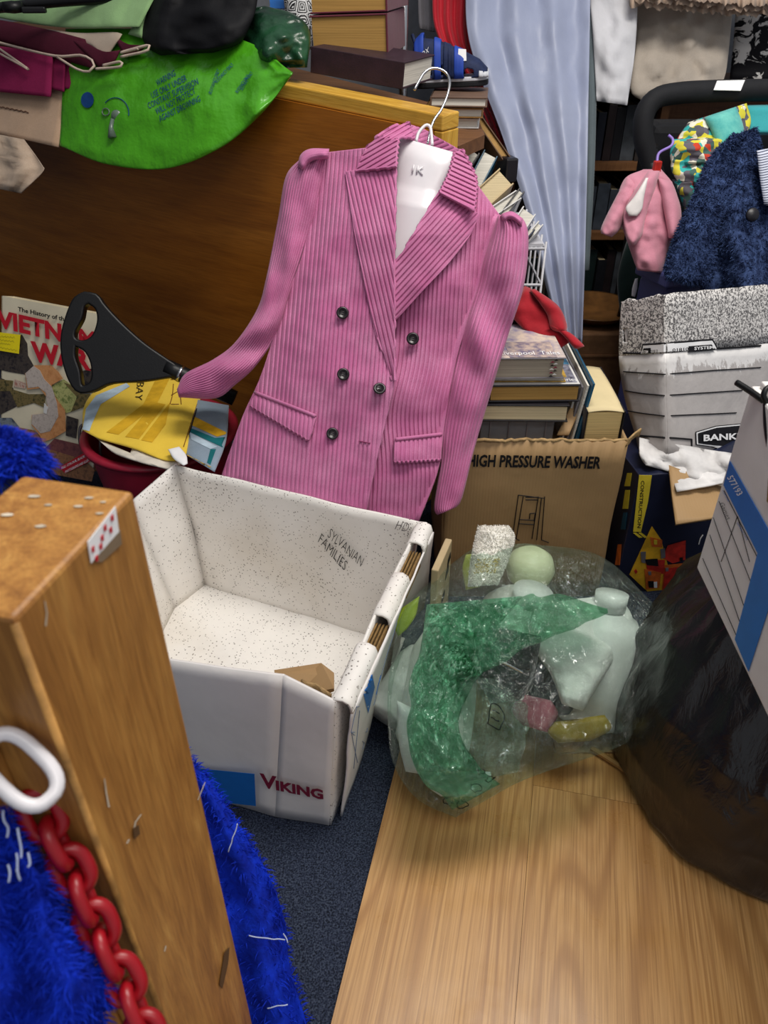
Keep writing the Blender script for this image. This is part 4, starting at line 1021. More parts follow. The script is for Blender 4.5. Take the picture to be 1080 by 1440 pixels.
tag(MB().lathe([(.0001, -.038), (.026, -.032), (.040, -.016), (.044, 0), (.038, .021), (.024, .033), (.0001, .038)], 28, yawm((.262, 1.07, .178), 0)).build('yellow_ball', PY, None, True), 'pale yellow ball showing at the top of the green bag', 'ball')
PAPERW = flat('soft_white_cloth', '#e6e8e4', .85, .1, .06, 20, .4, 60, .006)
tag(MB().rtube([(598, 870), (590, 930), (596, 1000), (610, 1075)], [(690, 862), (672, 930), (668, 1000), (655, 1085)], lambda px, py, a, v: gt(px, py, a, v)-.045, .035, 40, 40, .025, 16, 5, taper=(.4, .4), zmin=.013).build('white_cloth_bundle', PAPERW, None, True), 'soft white cloth bundle under the bunched neck of the green bag', 'cloth')
tag(MB().rtube([(750, 850), (745, 900), (775, 950), (790, 990)], [(870, 835), (890, 880), (850, 950), (820, 1000)], lambda px, py, a, v: gt(px, py, a, v)-.03, .035, 40, 40, .02, 16, 9, taper=(.4, .4)).build('white_wadding', PAPERW, None, True), 'ball of white wadding behind the label bottle in the green bag', 'wadding')
bx = thing('black_pouch', 'black shiny pouch in the middle of the green bag', 'pouch', at(670, 960, 1.2))
MB().rtube([(690, 880), (668, 940), (690, 990)], [(762, 895), (752, 945), (735, 985)], 1.15, .022, 24, 16, .006, 20, 3, taper=(.3, .3)).build('body', C_BLACK, bx, True)
MB().tube([at(695, 925, 1.125), at(735, 945, 1.125)], .002, 6).build('zip', CHROME, bx)
tag(MB().rtube([(745, 900), (735, 960), (750, 1010)], [(830, 880), (835, 950), (800, 1005)], 1.24, .03, 24, 16, .012, 18, 4, taper=(.3, .3)).build('dark_sock', flat('charcoal_cloth', '#38343a', .9, .1), None, True), 'charcoal cloth bundle behind the film of the green bag', 'cloth')
tag(MB().rtube([(730, 975), (720, 1000), (735, 1020)], [(775, 985), (785, 1005), (770, 1030)], 1.19, .012, 16, 12, .004, 20, 4, taper=(.3, .3)).build('pink_cloth', flat('dull_pink', '#b9687a', .8, .1), None, True), 'small dull pink rag inside the green bag', 'cloth')
tag(MB().rtube([(780, 1015), (770, 1030), (785, 1045)], [(850, 1005), (860, 1025), (830, 1042)], 1.18, .015, 16, 12, .004, 20, 6, taper=(.3, .3)).build('olive_sponge', flat('olive', '#a08a35', .8, .1), None, True), 'olive yellow sponge low in the green bag', 'sponge')
bxp = thing('white_packet', 'white paper packet at the corner of the green bag beside the carpet', 'packet', at(590, 1060, 1.2))
MB().rtube([(558, 985), (560, 1040), (570, 1085)], [(610, 1010), (625, 1060), (660, 1100)], 1.15, .02, 20, 16, .006, 16, 9, taper=(.4, .4), zmin=.013).build('paper', WHITE, bxp, True)
MB().rtube([(590, 1085), (600, 1105), (620, 1120)], [(690, 1085), (690, 1105), (670, 1120)], 1.13, .014, 20, 12, .004, 16, 9, taper=(.4, .4), zmin=.013).build('paper_fold', WHITE, bxp, True)
tag(MB().rtube([(565, 855), (555, 880), (560, 895)], [(590, 838), (585, 865), (572, 885)], 1.29, .008, 14, 10, 0, taper=(.3, .3)).build('lime_packet', flat('lime_print', '#b9cf3f', .4), None, True), 'lime yellow packet at the left rim of the green bag', 'packet')
tag(MB().rtube([(655, 780), (650, 800), (655, 830)], [(690, 775), (680, 800), (675, 825)], 1.36, .01, 14, 10, 0, taper=(.3, .3)).build('lime_packet', flat('lime_print2', '#d5dd6a', .4), None, True), 'pale lime packet beside the fluffy roller in the green bag', 'packet')
def strands(G, n, ln, wd, seed=0, grav=0.0, jit=.7, closed=True):
    rnd = random.Random(seed); mb = MB(); nv = len(G); nu = len(G[0])
    for _ in range(n):
        i = rnd.randrange(nv-1); j = rnd.randrange(nu if closed else nu-1); j2 = (j+1) % nu
        a, b = rnd.random(), rnd.random()
        p = G[i][j].lerp(G[i][j2], a).lerp(G[i+1][j].lerp(G[i+1][j2], a), b)
        nn = (G[i][j2]-G[i][j]).cross(G[i+1][j]-G[i][j])
        if nn.length < 1e-10: continue
        nn.normalize()
        c = (G[i][0]+G[i][nu//2])/2
        if nn.dot(p-c) < 0: nn = -nn
        d = (nn+V(rnd.uniform(-1, 1), rnd.uniform(-1, 1), rnd.uniform(-1, 1))*jit).normalized()
        L = ln*rnd.uniform(.5, 1.3); s = d.cross(V(rnd.uniform(-1, 1), rnd.uniform(-1, 1), rnd.uniform(-1, 1))).normalized()*wd
        k = len(mb.v); m = p+d*L*.55; e = p+d*L+V(0, 0, -grav*L)
        mb.addv(p-s); mb.addv(p+s); mb.addv(m+s*.8); mb.addv(m-s*.8); mb.addv(e)
        mb.f.append([k, k+1, k+2, k+3]); mb.f.append([k+3, k+2, k+4])
    return mb
fl = thing('fluffy_roller', 'white fluffy paint roller sleeve with yellow stains poking out of the green bag', 'roller', at(690, 800, 1.33))
TOW = flat('white_fleece_pile', '#f2efe6', .95, .1, .06, 60, .8, 300)
mb = MB(); mb.rtube([(674, 740), (668, 765), (662, 800), (660, 825)], [(714, 740), (722, 757), (712, 790), (698, 822)], lambda px, py, a, v: 1.31-.04*v, .03, 32, 24, .004, 60, 3, taper=(.35, .8)); GG = mb.lastG
mb.build('sleeve_core', TOW, fl, True)
tag(strands(GG, 9000, .0035, .0006, 2, 0, .5).build('pile', TOW, fl, recalc=False), kind='stuff')
mb = strands([r[4:12] for r in GG[13:20]], 200, .0045, .0007, 5, closed=False); tag(mb.build('stain', flat('yellow_stain', '#e6cf6a', .9), fl, recalc=False), kind='stuff')
# wooden offcut under the bags
sA, sB = atz(832, 1052, .016), atz(895, 1092, .016)
tag(MB().tube([sA, sB+(sB-sA)*.3], .005, 6).build('wooden_stick', C_TAN, None), 'thin wooden stick lying between the green bag and the bin bag', 'stick')
tag(MB().polyn([V(.28, .80, .0095), V(.42, .80, .0095), V(.44, .95, .0095), V(.28, .98, .0095)], (0, 0, .003)).build('cardboard_sheet', KRAFT, None), 'flat brown cardboard piece under the green bag beside the stick', 'cardboard')

# ------------------------------------------------------------------ bucket with printed tote bags
BC = V(-.475, 1.435, 0); BR_, BH = .155, .262
bu = thing('red_bucket', 'dark red plastic bucket with wire handles, holding folded tote bags', 'bucket', BC)
REDB = flat('dark_red_plastic', '#9a1c33', .35, .5, .1)
MB().lathe([(.0001, .002), (.115, .002), (.12, .01), (.148, BH-.03), (.149, BH-.012), (.162, BH-.012), (.164, BH-.004), (.158, BH), (.146, BH), (.144, BH-.03), (.117, .012), (.0001, .010)], 48, Matrix.Translation(BC)).build('body', REDB, bu, True)
def hookwire(px, py, r=.003):
    p = atz(px, py, BH); return p
for (hx, hy) in ((145, 622), (116, 606)):
    p = atz(hx, hy, BH-.01); d = V(-.3, -.9, 0).normalized()
    MB().tube(crom([p+V(.012, .01, .012), p+V(0, 0, .012), p+d*.012+V(0, 0, -.005), p+d*.016+V(0, 0, -.03), p+d*.012+V(.004, 0, -.045), p+d*.006+V(.016, 0, -.047)], 28), .0032, 8).build('wire_hook', flat('grey_wire', '#5a5456', .4, .5, metal=.6), bu, True)
def totemat():
    return cloth('yellow_tote_canvas', '#efd04c', .8, 800, .08, 10, .35, .1)
tt = thing('tote_bag', 'yellow and pale blue printed canvas tote folded across the red bucket', 'bag', BC+V(0, 0, BH))
zt_ = lambda px, py, a, v: 0
def drapeT(z): return lambda px, py, a, v: (z-CAM_H)/ray(px, py).z
TZ = BH+.03
tl = [(116, 605), (118, 572), (138, 545), (180, 525), (222, 517), (246, 522)]
tr_ = [(140, 618), (190, 632), (235, 648), (262, 640), (275, 590), (282, 560)]
mb = MB(); mb.rtube(tl, tr_, drapeT(TZ), .020, 36, 30, .008, 16, 3, taper=(.5, .5)); GT = mb.lastG
TS = Surf(mb); TS.guess = 1.55; ttC = mb.build('canvas', totemat(), tt, True)
def tsurf(px, py, k=.0255): return at(px, py, drapeT(TZ)(px, py, 0, 0)-k)
def tdec(pts, m, nm, k): 
    mb = MB(); mb.polyn([tsurf(x, y, k) for x, y in pts], V(0, -.3, .9)*.001); mb.build(nm, m, tt)
PB = flat('pale_blue_print', '#b9cddb', .8, .1); AM = flat('deep_yellow_print', '#d9ab2c', .8, .1)
text('BAY', 1, lambda x, y: TS(lerp(193, 190, x)+y*10, lerp(538, 563, x)+y*1, .0022), INK, ttC, 'lettering', bold=-.01, fit=True)
def Zt(*pts): return [(x/3.176, 380+y/3.176) for x, y in pts]
for q in ([(700, 480), (760, 480), (700, 600), (530, 735), (475, 725), (640, 600)], [(690, 590), (740, 600), (620, 755), (560, 745)], [(760, 590), (740, 690), (680, 770), (630, 760)]):
    sdecal(ttC, Zt(*q), TS, AM, 'sun_ray_print', .0008)
A_ = Zt((565, 505), (580, 520), (450, 600), (410, 690), (400, 720), (370, 712), (385, 620), (430, 560)); sdecal(ttC, A_, TS, PB, 'sky_print', .0008)
for q in ([(762, 490), (800, 490)], [(775, 510), (770, 560), (760, 600)], [(765, 560), (800, 545), (810, 600)], [(765, 600), (800, 600)], [(880, 600), (820, 790)]):
    strokes(ttC, [[TS(x, y, .001) for x, y in spts(Zt(*q))]], .0009, flat('brown_print', '#7a4a1c'), 'figure_print')
mb = MB(); mb.rtube([(120, 606), (150, 622), (190, 640)], [(140, 616), (165, 640), (240, 662)], lambda px, py, a, v: drapeT(TZ-.015)(px, py, a, v)-.01, .012, 20, 20, .006, 20, 5, taper=(.4, .4)); mb.build('canvas_edge', flat('natural_canvas', '#d8d0c2', .85, .1), tt, True)
mb = MB(); mb.rtube([(182, 640), (195, 650), (235, 660)], [(190, 620), (240, 640), (262, 650)], lambda px, py, a, v: drapeT(TZ-.012)(px, py, a, v)-.008, .010, 20, 20, .005, 20, 8, taper=(.4, .4)); mb.build('canvas_edge', MATS['natural_canvas'], tt, True)
t2 = thing('tote_bag', 'blue-grey tote with teal and yellow shapes, tucked beside the pink jacket hem', 'bag', BC+V(.15, 0, BH))
mb = MB(); mb.rtube([(262, 640), (268, 600), (278, 562)], [(302, 664), (318, 620), (322, 570)], lambda px, py, a, v: drapeT(TZ)(px, py, a, v)-.006, .018, 24, 20, .004, 16, 6, taper=(.5, .5)); TS2 = Surf(mb); TS2.guess = 1.55; t2C = mb.build('canvas', cloth('blue_grey_canvas', '#93a5b4', .8, 800, .1), t2, True)
TEAL = flat('teal_print', '#1f6d73', .8, .1)
for q, m in (([(870, 655), (1020, 730), (970, 745), (860, 695)], YEL2), ([(850, 705), (960, 750), (1020, 745), (1000, 795), (840, 720)], TEAL), ([(850, 725), (970, 790), (940, 800), (840, 750)], PB), ([(830, 825), (945, 880), (900, 880), (830, 850)], YEL2), ([(940, 800), (965, 800), (940, 870), (925, 860)], TEAL)):
    sdecal(t2C, Zt(*q), TS2, m, 'shape_print', .0008)
strokes(t2C, [[TS2(x, y, .001) for x, y in spts(Zt((880, 620), (835, 770)), 5)]], .0012, INK, 'print_line')
mb = MB(); mb.rtube([(236, 632), (244, 645), (258, 655)], [(252, 628), (262, 640), (264, 652)], lambda px, py, a, v: drapeT(TZ)(px, py, a, v)-.04, .006, 14, 12, .006, 30, 8, taper=(.3, .3)); mb.build('paper_scrap', WHITE, t2, True)

# ------------------------------------------------------------------ black spade handle
sh = thing('spade_handle', 'black plastic D-grip tool handle with two openings, leaning by the red bucket', 'tool', at(190, 540, 1.52))
def plate(outer, holes, t, thick, bev, mat, parent, name):
    """outline in its own plane facing the room, filled with openings"""
    cu = bpy.data.curves.new('c', 'CURVE'); cu.dimensions = '2D'; cu.fill_mode = 'BOTH'; cu.extrude = thick/2; cu.bevel_depth = bev; cu.bevel_resolution = 3; cu.resolution_u = 8
    for ring in [outer]+holes:
        pts = crom(ring+[ring[0]], 64)[:-1]; sp = cu.splines.new('POLY'); sp.points.add(len(pts)-1); sp.use_cyclic_u = True
        for q, p in zip(sp.points, pts): q.co = (p.x, p.y, 0, 1)
    ob = bpy.data.objects.new('c', cu); me = bpy.data.meshes.new_from_object(ob); return me, ob, cu
def grow(P, k): c = sum(P, V(0, 0, 0))/len(P); return [c+(p-c)*k for p in P]
o = at(160, 490, 1.52); ex = V(1, -.42, -.0).normalized(); nrm = V(.10, -.86, .48).normalized(); ex = (ex-nrm*ex.dot(nrm)).normalized(); ey = nrm.cross(ex)
if ey.z < 0: ey = -ey
def pln(px, py): q = onp(px, py, o, nrm)-o; return V(q.dot(ex), q.dot(ey), 0)
def Zh(*pts): return [(x/3.176, 380+y/3.176) for x, y in pts]
outer = [pln(*p) for p in Zh((385, 108), (435, 118), (470, 165), (545, 245), (640, 330), (740, 400), (790, 435), (790, 465), (740, 475), (640, 490), (500, 500), (420, 535), (360, 540), (320, 490), (290, 390), (288, 290), (315, 190), (345, 130))]
h1 = [pln(*p) for p in Zh((400, 160), (430, 185), (438, 230), (420, 285), (385, 308), (350, 300), (345, 270), (370, 220), (380, 175))]
h2 = [pln(*p) for p in Zh((345, 350), (385, 370), (410, 415), (415, 470), (400, 500), (370, 505), (360, 450), (343, 395))]
h1, h2 = grow(h1, 1.22), grow(h2, 1.22)
me, ob, cu = plate(outer, [h1, h2], 1.5, .018, .004, BLACKPL, sh, 'grip')
for v in me.vertices: v.co = o+ex*v.co.x+ey*v.co.y+nrm*v.co.z-sh.matrix_world_loc
bpy.data.objects.remove(ob); bpy.data.curves.remove(cu)
me.materials.clear(); me.materials.append(BLACKPL); me.polygons.foreach_set('use_smooth', [True]*len(me.polygons))
go = bpy.data.objects.new('grip', me); COL.objects.link(go); go.parent = sh.o
s0, s1 = onp(246, 522, o, nrm), onp(330, 560, o, nrm)
MB().tube([s0-(s1-s0)*.15, s0, s0.lerp(s1, .5), s1], [.017, .017, .016, .016], 14).build('shaft', BLACKPL, sh, True)
MB().tube([s0+(s1-s0)*.07, s0+(s1-s0)*.12], .0178, 14).build('ferrule', CHROME, sh, True)

# ------------------------------------------------------------------ large war history book
wo = at(140, 442, 1.66)                        # top right corner
wx = (at(0, 415.5, 1.74)-wo); wx.normalize()    # towards the left
wd_ = at(134, 668, 1.76)-wo; wd_ = wd_-wx*wd_.dot(wx); WHt = wd_.length; wd_.normalize()
WW = .27
wn = wx.cross(wd_); wn = wn if wn.y < 0 else -wn
wk = thing('book', 'large picture-cover history book with bold red title standing behind the bucket', 'book', wo+wx*.13+wd_*WHt)
def wpnt(a, b, off=0): return wo+wx*(WW-a)+wd_*b+wn*off
CREAMC = flat('cream_gloss_cover', '#e2d8bd', .35, .4, .08, 8)
mb = MB()
for of in (0, -.034): mb.polyn([wpnt(0, 0, of), wpnt(WW, 0, of), wpnt(WW, WHt, of), wpnt(0, WHt, of)], wn*-.003)
mb.polyn([wpnt(0, 0, 0), wpnt(0, WHt, 0), wpnt(.003, WHt, 0), wpnt(.003, 0, 0)], wn*-.037)
wkC = mb.build('cover', CREAMC, wk)
MB().polyn([wpnt(.004, .004, -.0032), wpnt(WW-.004, .004, -.0032), wpnt(WW-.004, WHt-.004, -.0032), wpnt(.004, WHt-.004, -.0032)], wn*-.0305).build('page_block', PG_CREAM, wk)
def wpx(px, py, off=.0006): return onp(px, py, wo+wn*off, wn)
def Zw(*pts): return [(x/4.8, 400+y/4.8) for x, y in pts]
def wdec(pts, m, off=.0005, nm='cover_photo'): return decal(wkC, [wpx(*p, off) for p in Zw(*pts)], wn, m, nm)
def photo(name, a, b, s=60):
    if name in MATS: return MATS[name]
    t = NT(name); n = t.noise(t.mapping(), s, 6, .7); return t.out(t.ramp(n, [(.35, lin(a)), (.5, lin(b)), (.62, lin(a))]), .35, .4)
P1 = photo('photo_dark', '#1e1a22', '#4a423c'); P2 = photo('photo_green', '#6f7c42', '#b9b878'); P3 = photo('photo_grey', '#3d4450', '#7e8790'); P4 = photo('photo_brown', '#6b4a38', '#9c6d4c'); P5 = photo('photo_map_grey', '#a79a92', '#c2b6ad', 90); P6 = photo('photo_map_orange', '#b87a4a', '#cf9461', 40); P7 = photo('photo_olive', '#3a3a22', '#7a6a42', 80)
SH = [([(-60, 330), (60, 350), (150, 340), (185, 400), (190, 480), (235, 560), (215, 615), (60, 590), (-60, 560)], P1),
      ([(-60, 610), (30, 640), (90, 700), (120, 820), (0, 880), (-60, 880)], P1), ([(60, 700), (190, 740), (310, 740), (300, 830), (230, 800), (120, 830)], P7),
      ([(0, 640), (90, 650), (80, 720), (0, 720)], P7), ([(100, 640), (185, 670), (170, 705), (95, 690)], photo('photo_flag', '#9a5a50', '#c9b7a6', 120)),
      ([(340, 690), (430, 640), (540, 720), (590, 780), (500, 850), (450, 870), (400, 800)], P2), ([(430, 660), (600, 720), (640, 800), (480, 860), (520, 760)], P7),
      ([(-60, 900), (80, 900), (130, 960), (110, 1060), (-60, 1060)], P3), ([(105, 960), (230, 985), (290, 1040), (270, 1130), (110, 1060)], P4),
      ([(450, 885), (530, 910), (515, 1040), (445, 1020)], P1), ([(540, 590), (640, 560), (630, 690), (560, 680)], P1),
      ([(370, 1040), (540, 1080), (620, 1140), (560, 1180), (300, 1110)], photo('photo_boat', '#5a2f38', '#7d4a48', 30)),
      ([(290, 1100), (560, 1180), (640, 1250), (620, 1330), (250, 1260)], P4)]
for k, (q, m) in enumerate(SH): wdec(q, m, .0004+.00022*k)
wdec([(235, 545), (345, 545), (395, 590), (425, 635), (350, 680), (345, 720), (440, 850), (445, 990), (360, 1040), (290, 1065), (270, 1020), (215, 950), (215, 880), (300, 870), (330, 780), (270, 700), (185, 710), (170, 600), (215, 585)], P6, .0045, 'map_print')
wdec([(228, 550), (270, 580), (300, 640), (350, 690), (385, 800), (395, 890), (340, 990), (275, 1005), (215, 940), (218, 880), (300, 870), (325, 850), (310, 730), (260, 690), (190, 700), (172, 600)], P5, .0052, 'map_print')
wdec([(300, 800), (325, 830), (315, 875), (295, 865)], C_WHITE, .006, 'map_print')
RT = flat('red_title_print', '#c01a2c', .4, .4, .05)
def wtext(w_, a, b, h, m, off=.006, bold=.02, slant=0):
    (ax_, ay_), (bx_, by_) = Zw(a, b); text(w_, 1, lambda x, y: wpx(lerp(ax_, bx_, x)+y*h/4.8*slant, lerp(ay_, by_, x)-y*h/4.8, off), m, wkC, 'title_lettering', bold=bold, fit=True)
wtext('The History of the', (120, 190), (455, 262), 40, INK, .006, .03)
wtext('VIETNAM', (-20, 290), (650, 445), 125, RT, .006, .042, -.05)
wtext('WAR', (215, 520), (615, 585), 140, RT, .0062, .05, -.08)
wdec([(400, 1235), (580, 1130), (640, 1150), (640, 1180), (440, 1275)], RT, .0075, 'banner_print')
wtext('FULL COLOUR, BLACK AND', (415, 1252), (610, 1150), 20, WHITE, .0086, .02); wtext('PHOTOGRAPHS AND ILLUSTRATIO', (440, 1275), (640, 1172), 18, WHITE, .0086, .02)
st = thing('sticky_note', 'yellow sticky note with faint handwriting stuck on the war history book', 'note', wpx(10, 487))
MB().polyn([wpx(*p, .0068) for p in Zw((-40, 318), (138, 340), (128, 468), (-40, 440))], wn*.0005).build('paper', flat('sticky_yellow', '#f0dc1e', .7, .2, .04), st)
for k, (a, b) in enumerate((((0, 350), (100, 358)), ((-10, 372), (95, 385)), ((-10, 395), (70, 405)), ((0, 425), (115, 445)))):
    strokes(st, [[wpx(lerp(a[0], b[0], i/14)/4.8, 400+(lerp(a[1], b[1], i/14)+6*math.sin(i*2.3+k))/4.8, .0076) for i in range(15)]], .0003, flat('olive_ink', '#8c8420'), 'pen_marks')

# ------------------------------------------------------------------ wooden post with blue throw and chain
ps = thing('wooden_post', 'thick stained wooden post with paint-flecked top and a red-patterned sticker', 'post', V(-.17, .33, 0))
PZ = .80
pR, pF = atz(188, 690, PZ), atz(18, 871, PZ); pd = (pR-pF); pd.z = 0; pl_ = V(-pd.y, pd.x, 0).normalized()*.075
if pl_.x > 0: pl_ = -pl_
mb = MB(); q = [V(pF.x, pF.y, 0), V(pR.x, pR.y, 0), V(pR.x, pR.y, 0)+pl_, V(pF.x, pF.y, 0)+pl_]
mb.polyn(q, (0, 0, PZ)); psP = mb.build('post', WOOD_POST, ps, bevel=.003)
q2 = [V(pF.x, pF.y, 0)+pl_*.55-pd.normalized()*.02, V(pF.x, pF.y, 0)+pl_*.55, V(pF.x, pF.y, 0)+pl_*1.6, V(pF.x, pF.y, 0)+pl_*1.6-pd.normalized()*.02]
MB().polyn([p+V(0, 0, 0) for p in q2], (0, 0, PZ-.10)).build('side_batten', WOOD_POST, ps, bevel=.003)
MB().tube([V(pF.x, pF.y, .004)+(pR-pF).normalized()*.0014+pl_.normalized()*.0014, V(pF.x, pF.y, PZ-.004)+(pR-pF).normalized()*.0014+pl_.normalized()*.0014], .0024, 8).build('worn_edge', flat('worn_edge_wood', '#c08d4c', .5, .3, .3, 30), ps, True)
pn = V(pd.y, -pd.x, 0).normalized(); pn = pn if pn.x > 0 else -pn
def pp(px, py, off=.0006): return onp(px, py, pR+pn*off, pn)
decal(psP, [pp(*p) for p in ((122, 762), (161, 712), (166, 748), (127, 792))], pn, WHITE, 'sticker')
for (x, y) in ((130, 772), (135, 785), (143, 756), (147, 742), (155, 745), (157, 728), (141, 768)):
    decal(psP, [pp(x-2, y-1, .0014), pp(x+1, y-5, .0014), pp(x+2, y+3, .0014), pp(x-1, y+5, .0014)], pn, RT, 'sticker_print')
PAINT = flat('white_paint_drip', '#d9cdb8', .6, .3, .2)
def dripp(pts, r=.0012):
    w = r*1500; L_ = [(x-w*(.4+.6*nz(V(x, y, 1), .3)), y) for x, y in pts]; R_ = [(x+w*(.4+.6*nz(V(x, y, 7), .3)), y) for x, y in pts][::-1]
    decal(psP, [pp(x, y, .0004) for x, y in L_+R_], pn, PAINT, 'paint_mark', .0002)
dripp([(198, 1145), (190, 1156), (187, 1168)], .0022); dripp([(146, 1095), (149, 1115), (153, 1135)]); dripp([(62, 845), (66, 862), (64, 880)], .0016); dripp([(181, 1180), (178, 1186)]); dripp([(233, 1330), (231, 1338)]); dripp([(288, 1100), (278, 1125)], .0006)
for q in ([(315, 1340), (322, 1332), (320, 1355), (312, 1390), (308, 1385)], [(186, 1165), (194, 1160), (196, 1172), (188, 1180)]): decal(psP, [pp(*p) for p in q], pn, flat('dark_stain', '#5b4128', .6), 'stain')
decal(psP, [pp(*p) for p in ((128, 790), (168, 745), (170, 765), (142, 790))], pn, flat('glue_residue', '#8f7a62', .4), 'glue_mark')
TOPP = [(48, 698, .004), (68, 710, .0025), (57, 740, .0035), (125, 700, .003), (110, 712, .003), (10, 724, .004), (140, 722, .0025), (145, 706, .002)]
for (x, y, r) in TOPP:
    c_ = atz(x, y, PZ+.0006); k = [V(c_.x+r*.6*math.cos(a)*(1.6+.5*nz(V(a, x, 2), 1)), c_.y+r*.6*math.sin(a)*(.6+.3*nz(V(a, x, 5), 1)), PZ+.0004) for a in [i*math.pi/4+.2*nz(V(i, x, 0), 1) for i in range(8)]]
    decal(psP, k, UP, PAINT, 'paint_spot', .0002)
BLUE = flat('royal_blue_pile', '#1236c8', .9, .15, .25, 40, .5, 200, c2='#0a1f8f')
BLUEW = flat('pale_thread', '#c3cfee', .9, .1)
def throw(label, parts, seed, n=5000, ln=.010, wd=.0006, white=()):
    t = thing('blue_throw', label, 'blanket', parts[0][4])
    for k, (L_, R_, t0, h, _) in enumerate(parts):
        mb = MB(); mb.rtube(L_, R_, t0, h, 40, 36, .012, 18, seed+k, folds=lambda a, v: .008*math.sin(a*14+v*5)); G_ = mb.lastG
        mb.build('cloth', BLUE, t, True); tag(strands(G_, n, ln, wd, seed+k, .4).build('fringe', BLUE, t, recalc=False), kind='stuff')
    for w_ in white: MB().tube(crom([p+V(.002*nz(p, 90, 1), .002*nz(p, 90, 2), .002*nz(p, 90, 3)) for p in crom(w_, 7)], 24), .0007, 6).build('white_thread', BLUEW, t, True)
    return t
throw('royal blue shaggy throw hanging beside the red chain in front of the post', [([(-80, 1130), (-80, 1250), (-80, 1400), (-80, 1520)], [(8, 1120), (28, 1187), (75, 1245), (90, 1300), (135, 1360), (150, 1400), (105, 1520)], lambda px, py, a, v: .46+.02*v, .028, at(20, 1400, .48))], 3, 9000, .009, .0005,
  [[at(22, 1200, .43), at(30, 1240, .432), at(26, 1225, .43)], [at(5, 1140, .43), at(8, 1165, .432), at(10, 1180, .432)], [at(24, 1165, .43), at(27, 1190, .43), at(28, 1208, .43)], [at(38, 1200, .43), at(42, 1215, .43), at(40, 1219, .43)], [at(12, 1215, .43), at(15, 1230, .43), at(14, 1240, .43)]])
throw('royal blue shaggy throw with white threads, hung over the post and trailing to the carpet', [([(40, 705), (80, 780), (120, 900), (180, 1020), (225, 1100), (240, 1200), (270, 1330), (310, 1480)], [(100, 720), (140, 780), (190, 890), (228, 1015), (296, 1100), (335, 1160), (375, 1225), (402, 1300), (408, 1360), (445, 1480)], lambda px, py, a, v: pl([(650, .545), (900, .70), (1090, .90), (1480, .945)], py), .022, at(350, 1400, .95)),
  ([(-80, 608), (-60, 640), (-60, 690)], [(0, 612), (40, 628), (62, 662)], lambda px, py, a, v: .50, .022, at(0, 680, .5))], 11, 6000, .011, .0007,
  [[at(334, 1158, .872), at(328, 1178, .872), at(322, 1198, .872)], [at(350, 1316, .89), at(375, 1320, .89), at(400, 1322, .90)], [at(398, 1312, .90), at(404, 1325, .90)], [at(376, 1418, .90), at(405, 1413, .90)]])
CHR = flat('red_plastic_chain', '#9e0f1c', .35, .5, .08); 
ch = thing('plastic_chain', 'red plastic chain with one white link hanging down the wooden post', 'chain', at(190, 1440, .53))
def link(c, d, nrm_, L, W, r, mat):
    d = Vector(d).normalized(); s = d.cross(Vector(nrm_)).normalized(); pts = []
    for k in range(28):
        a = 2*math.pi*k/28; ca, sa = math.cos(a), math.sin(a)
        pts.append(c+d*(math.copysign(abs(ca)**.7, ca)*L/2)+s*(math.copysign(abs(sa)**.8, sa)*W/2))
    MB().tube(pts, r, 10, closed=True).build('link', mat, ch, True)
cp = crom([at(48, 1125, .455), at(80, 1185, .46), at(104, 1230, .465), at(128, 1285, .47), at(150, 1335, .475), at(180, 1392, .48), at(200, 1440, .48), at(212, 1480, .48)], 10)
for i in range(9):
    c_ = (cp[i]+cp[i+1])/2; d_ = cp[i+1]-cp[i]; v_ = (CAMP-c_).normalized(); nn = v_ if i % 2 == 0 else v_.cross(d_).normalized()
    nn = (nn+v_*.35*(i % 2)+d_.normalized().cross(v_)*.3*((i+1) % 2)).normalized()
    link(c_, d_, nn, d_.length*1.40, .019, .0045, CHR)
link(at(28, 1082, .405), at(66, 1114, .405)-at(0, 1050, .405), (CAMP-at(30, 1087, .44)), .044, .023, .0040, WHITEPL)
# ------------------------------------------------------------------ pile of cloths along the top of the headboard
def pT(px): return 1/(lerp(1/1.38, 1/2.0, (623-px)/713.0))
def onhead(off): return lambda px, py, a, v: pT(px)-off
FLOATM = flat('lime_vinyl', '#4fa51f', .30, .5, .12, 8, .4, 26, .012, c2='#459618')
fo = thing('swim_float', 'deflated lime green swim float with blue warning text, draped over the headboard', 'inflatable', at(240, 236, 1.63))
mb = MB(); mb.rtube([(92, 40), (200, 40), (300, 46), (365, 66), (398, 92), (412, 102)], [(84, 205), (150, 231), (235, 237), (312, 207), (368, 160), (410, 107)],
   lambda px, py, a, v: pT(px)-.035-.012*nz(V(px/70, py/90, 0), 1, 3), .012, 60, 80, .010, 9, 4, taper=(.5, .3), folds=lambda a, v: .006*rid(V(a*4, v*7, 1), 1.0, 3)+.014*math.exp(-((v-.80)/.05)**2)*a)
FS = Surf(mb); FS.guess = 1.6; foV = mb.build('vinyl_body', FLOATM, fo, True)
def fpx(px, py, off=.0): return FS(px, py, .0012+off*.3)
NAVYP = flat('navy_print', '#14407a', .5, .3)
for k, (w_, a, b) in enumerate((('WARNING', (222, 122), (248, 107)), ('USE ONLY UNDER', (215, 139), (264, 114)), ('CONSTANT SUPERVISION', (210, 154), (280, 119)), ('WILL NOT PROTECT', (221, 162), (276, 132)), ('AGAINST DROWNING', (226, 172), (283, 143)))):
    text(w_, 1, (lambda a, b: (lambda x, y: fpx(lerp(a[0], b[0], x)-y*2.5, lerp(a[1], b[1], x)-y*8.5, .002)))(a, b), NAVYP, foV, 'warning_lettering', bold=.0, fit=True)
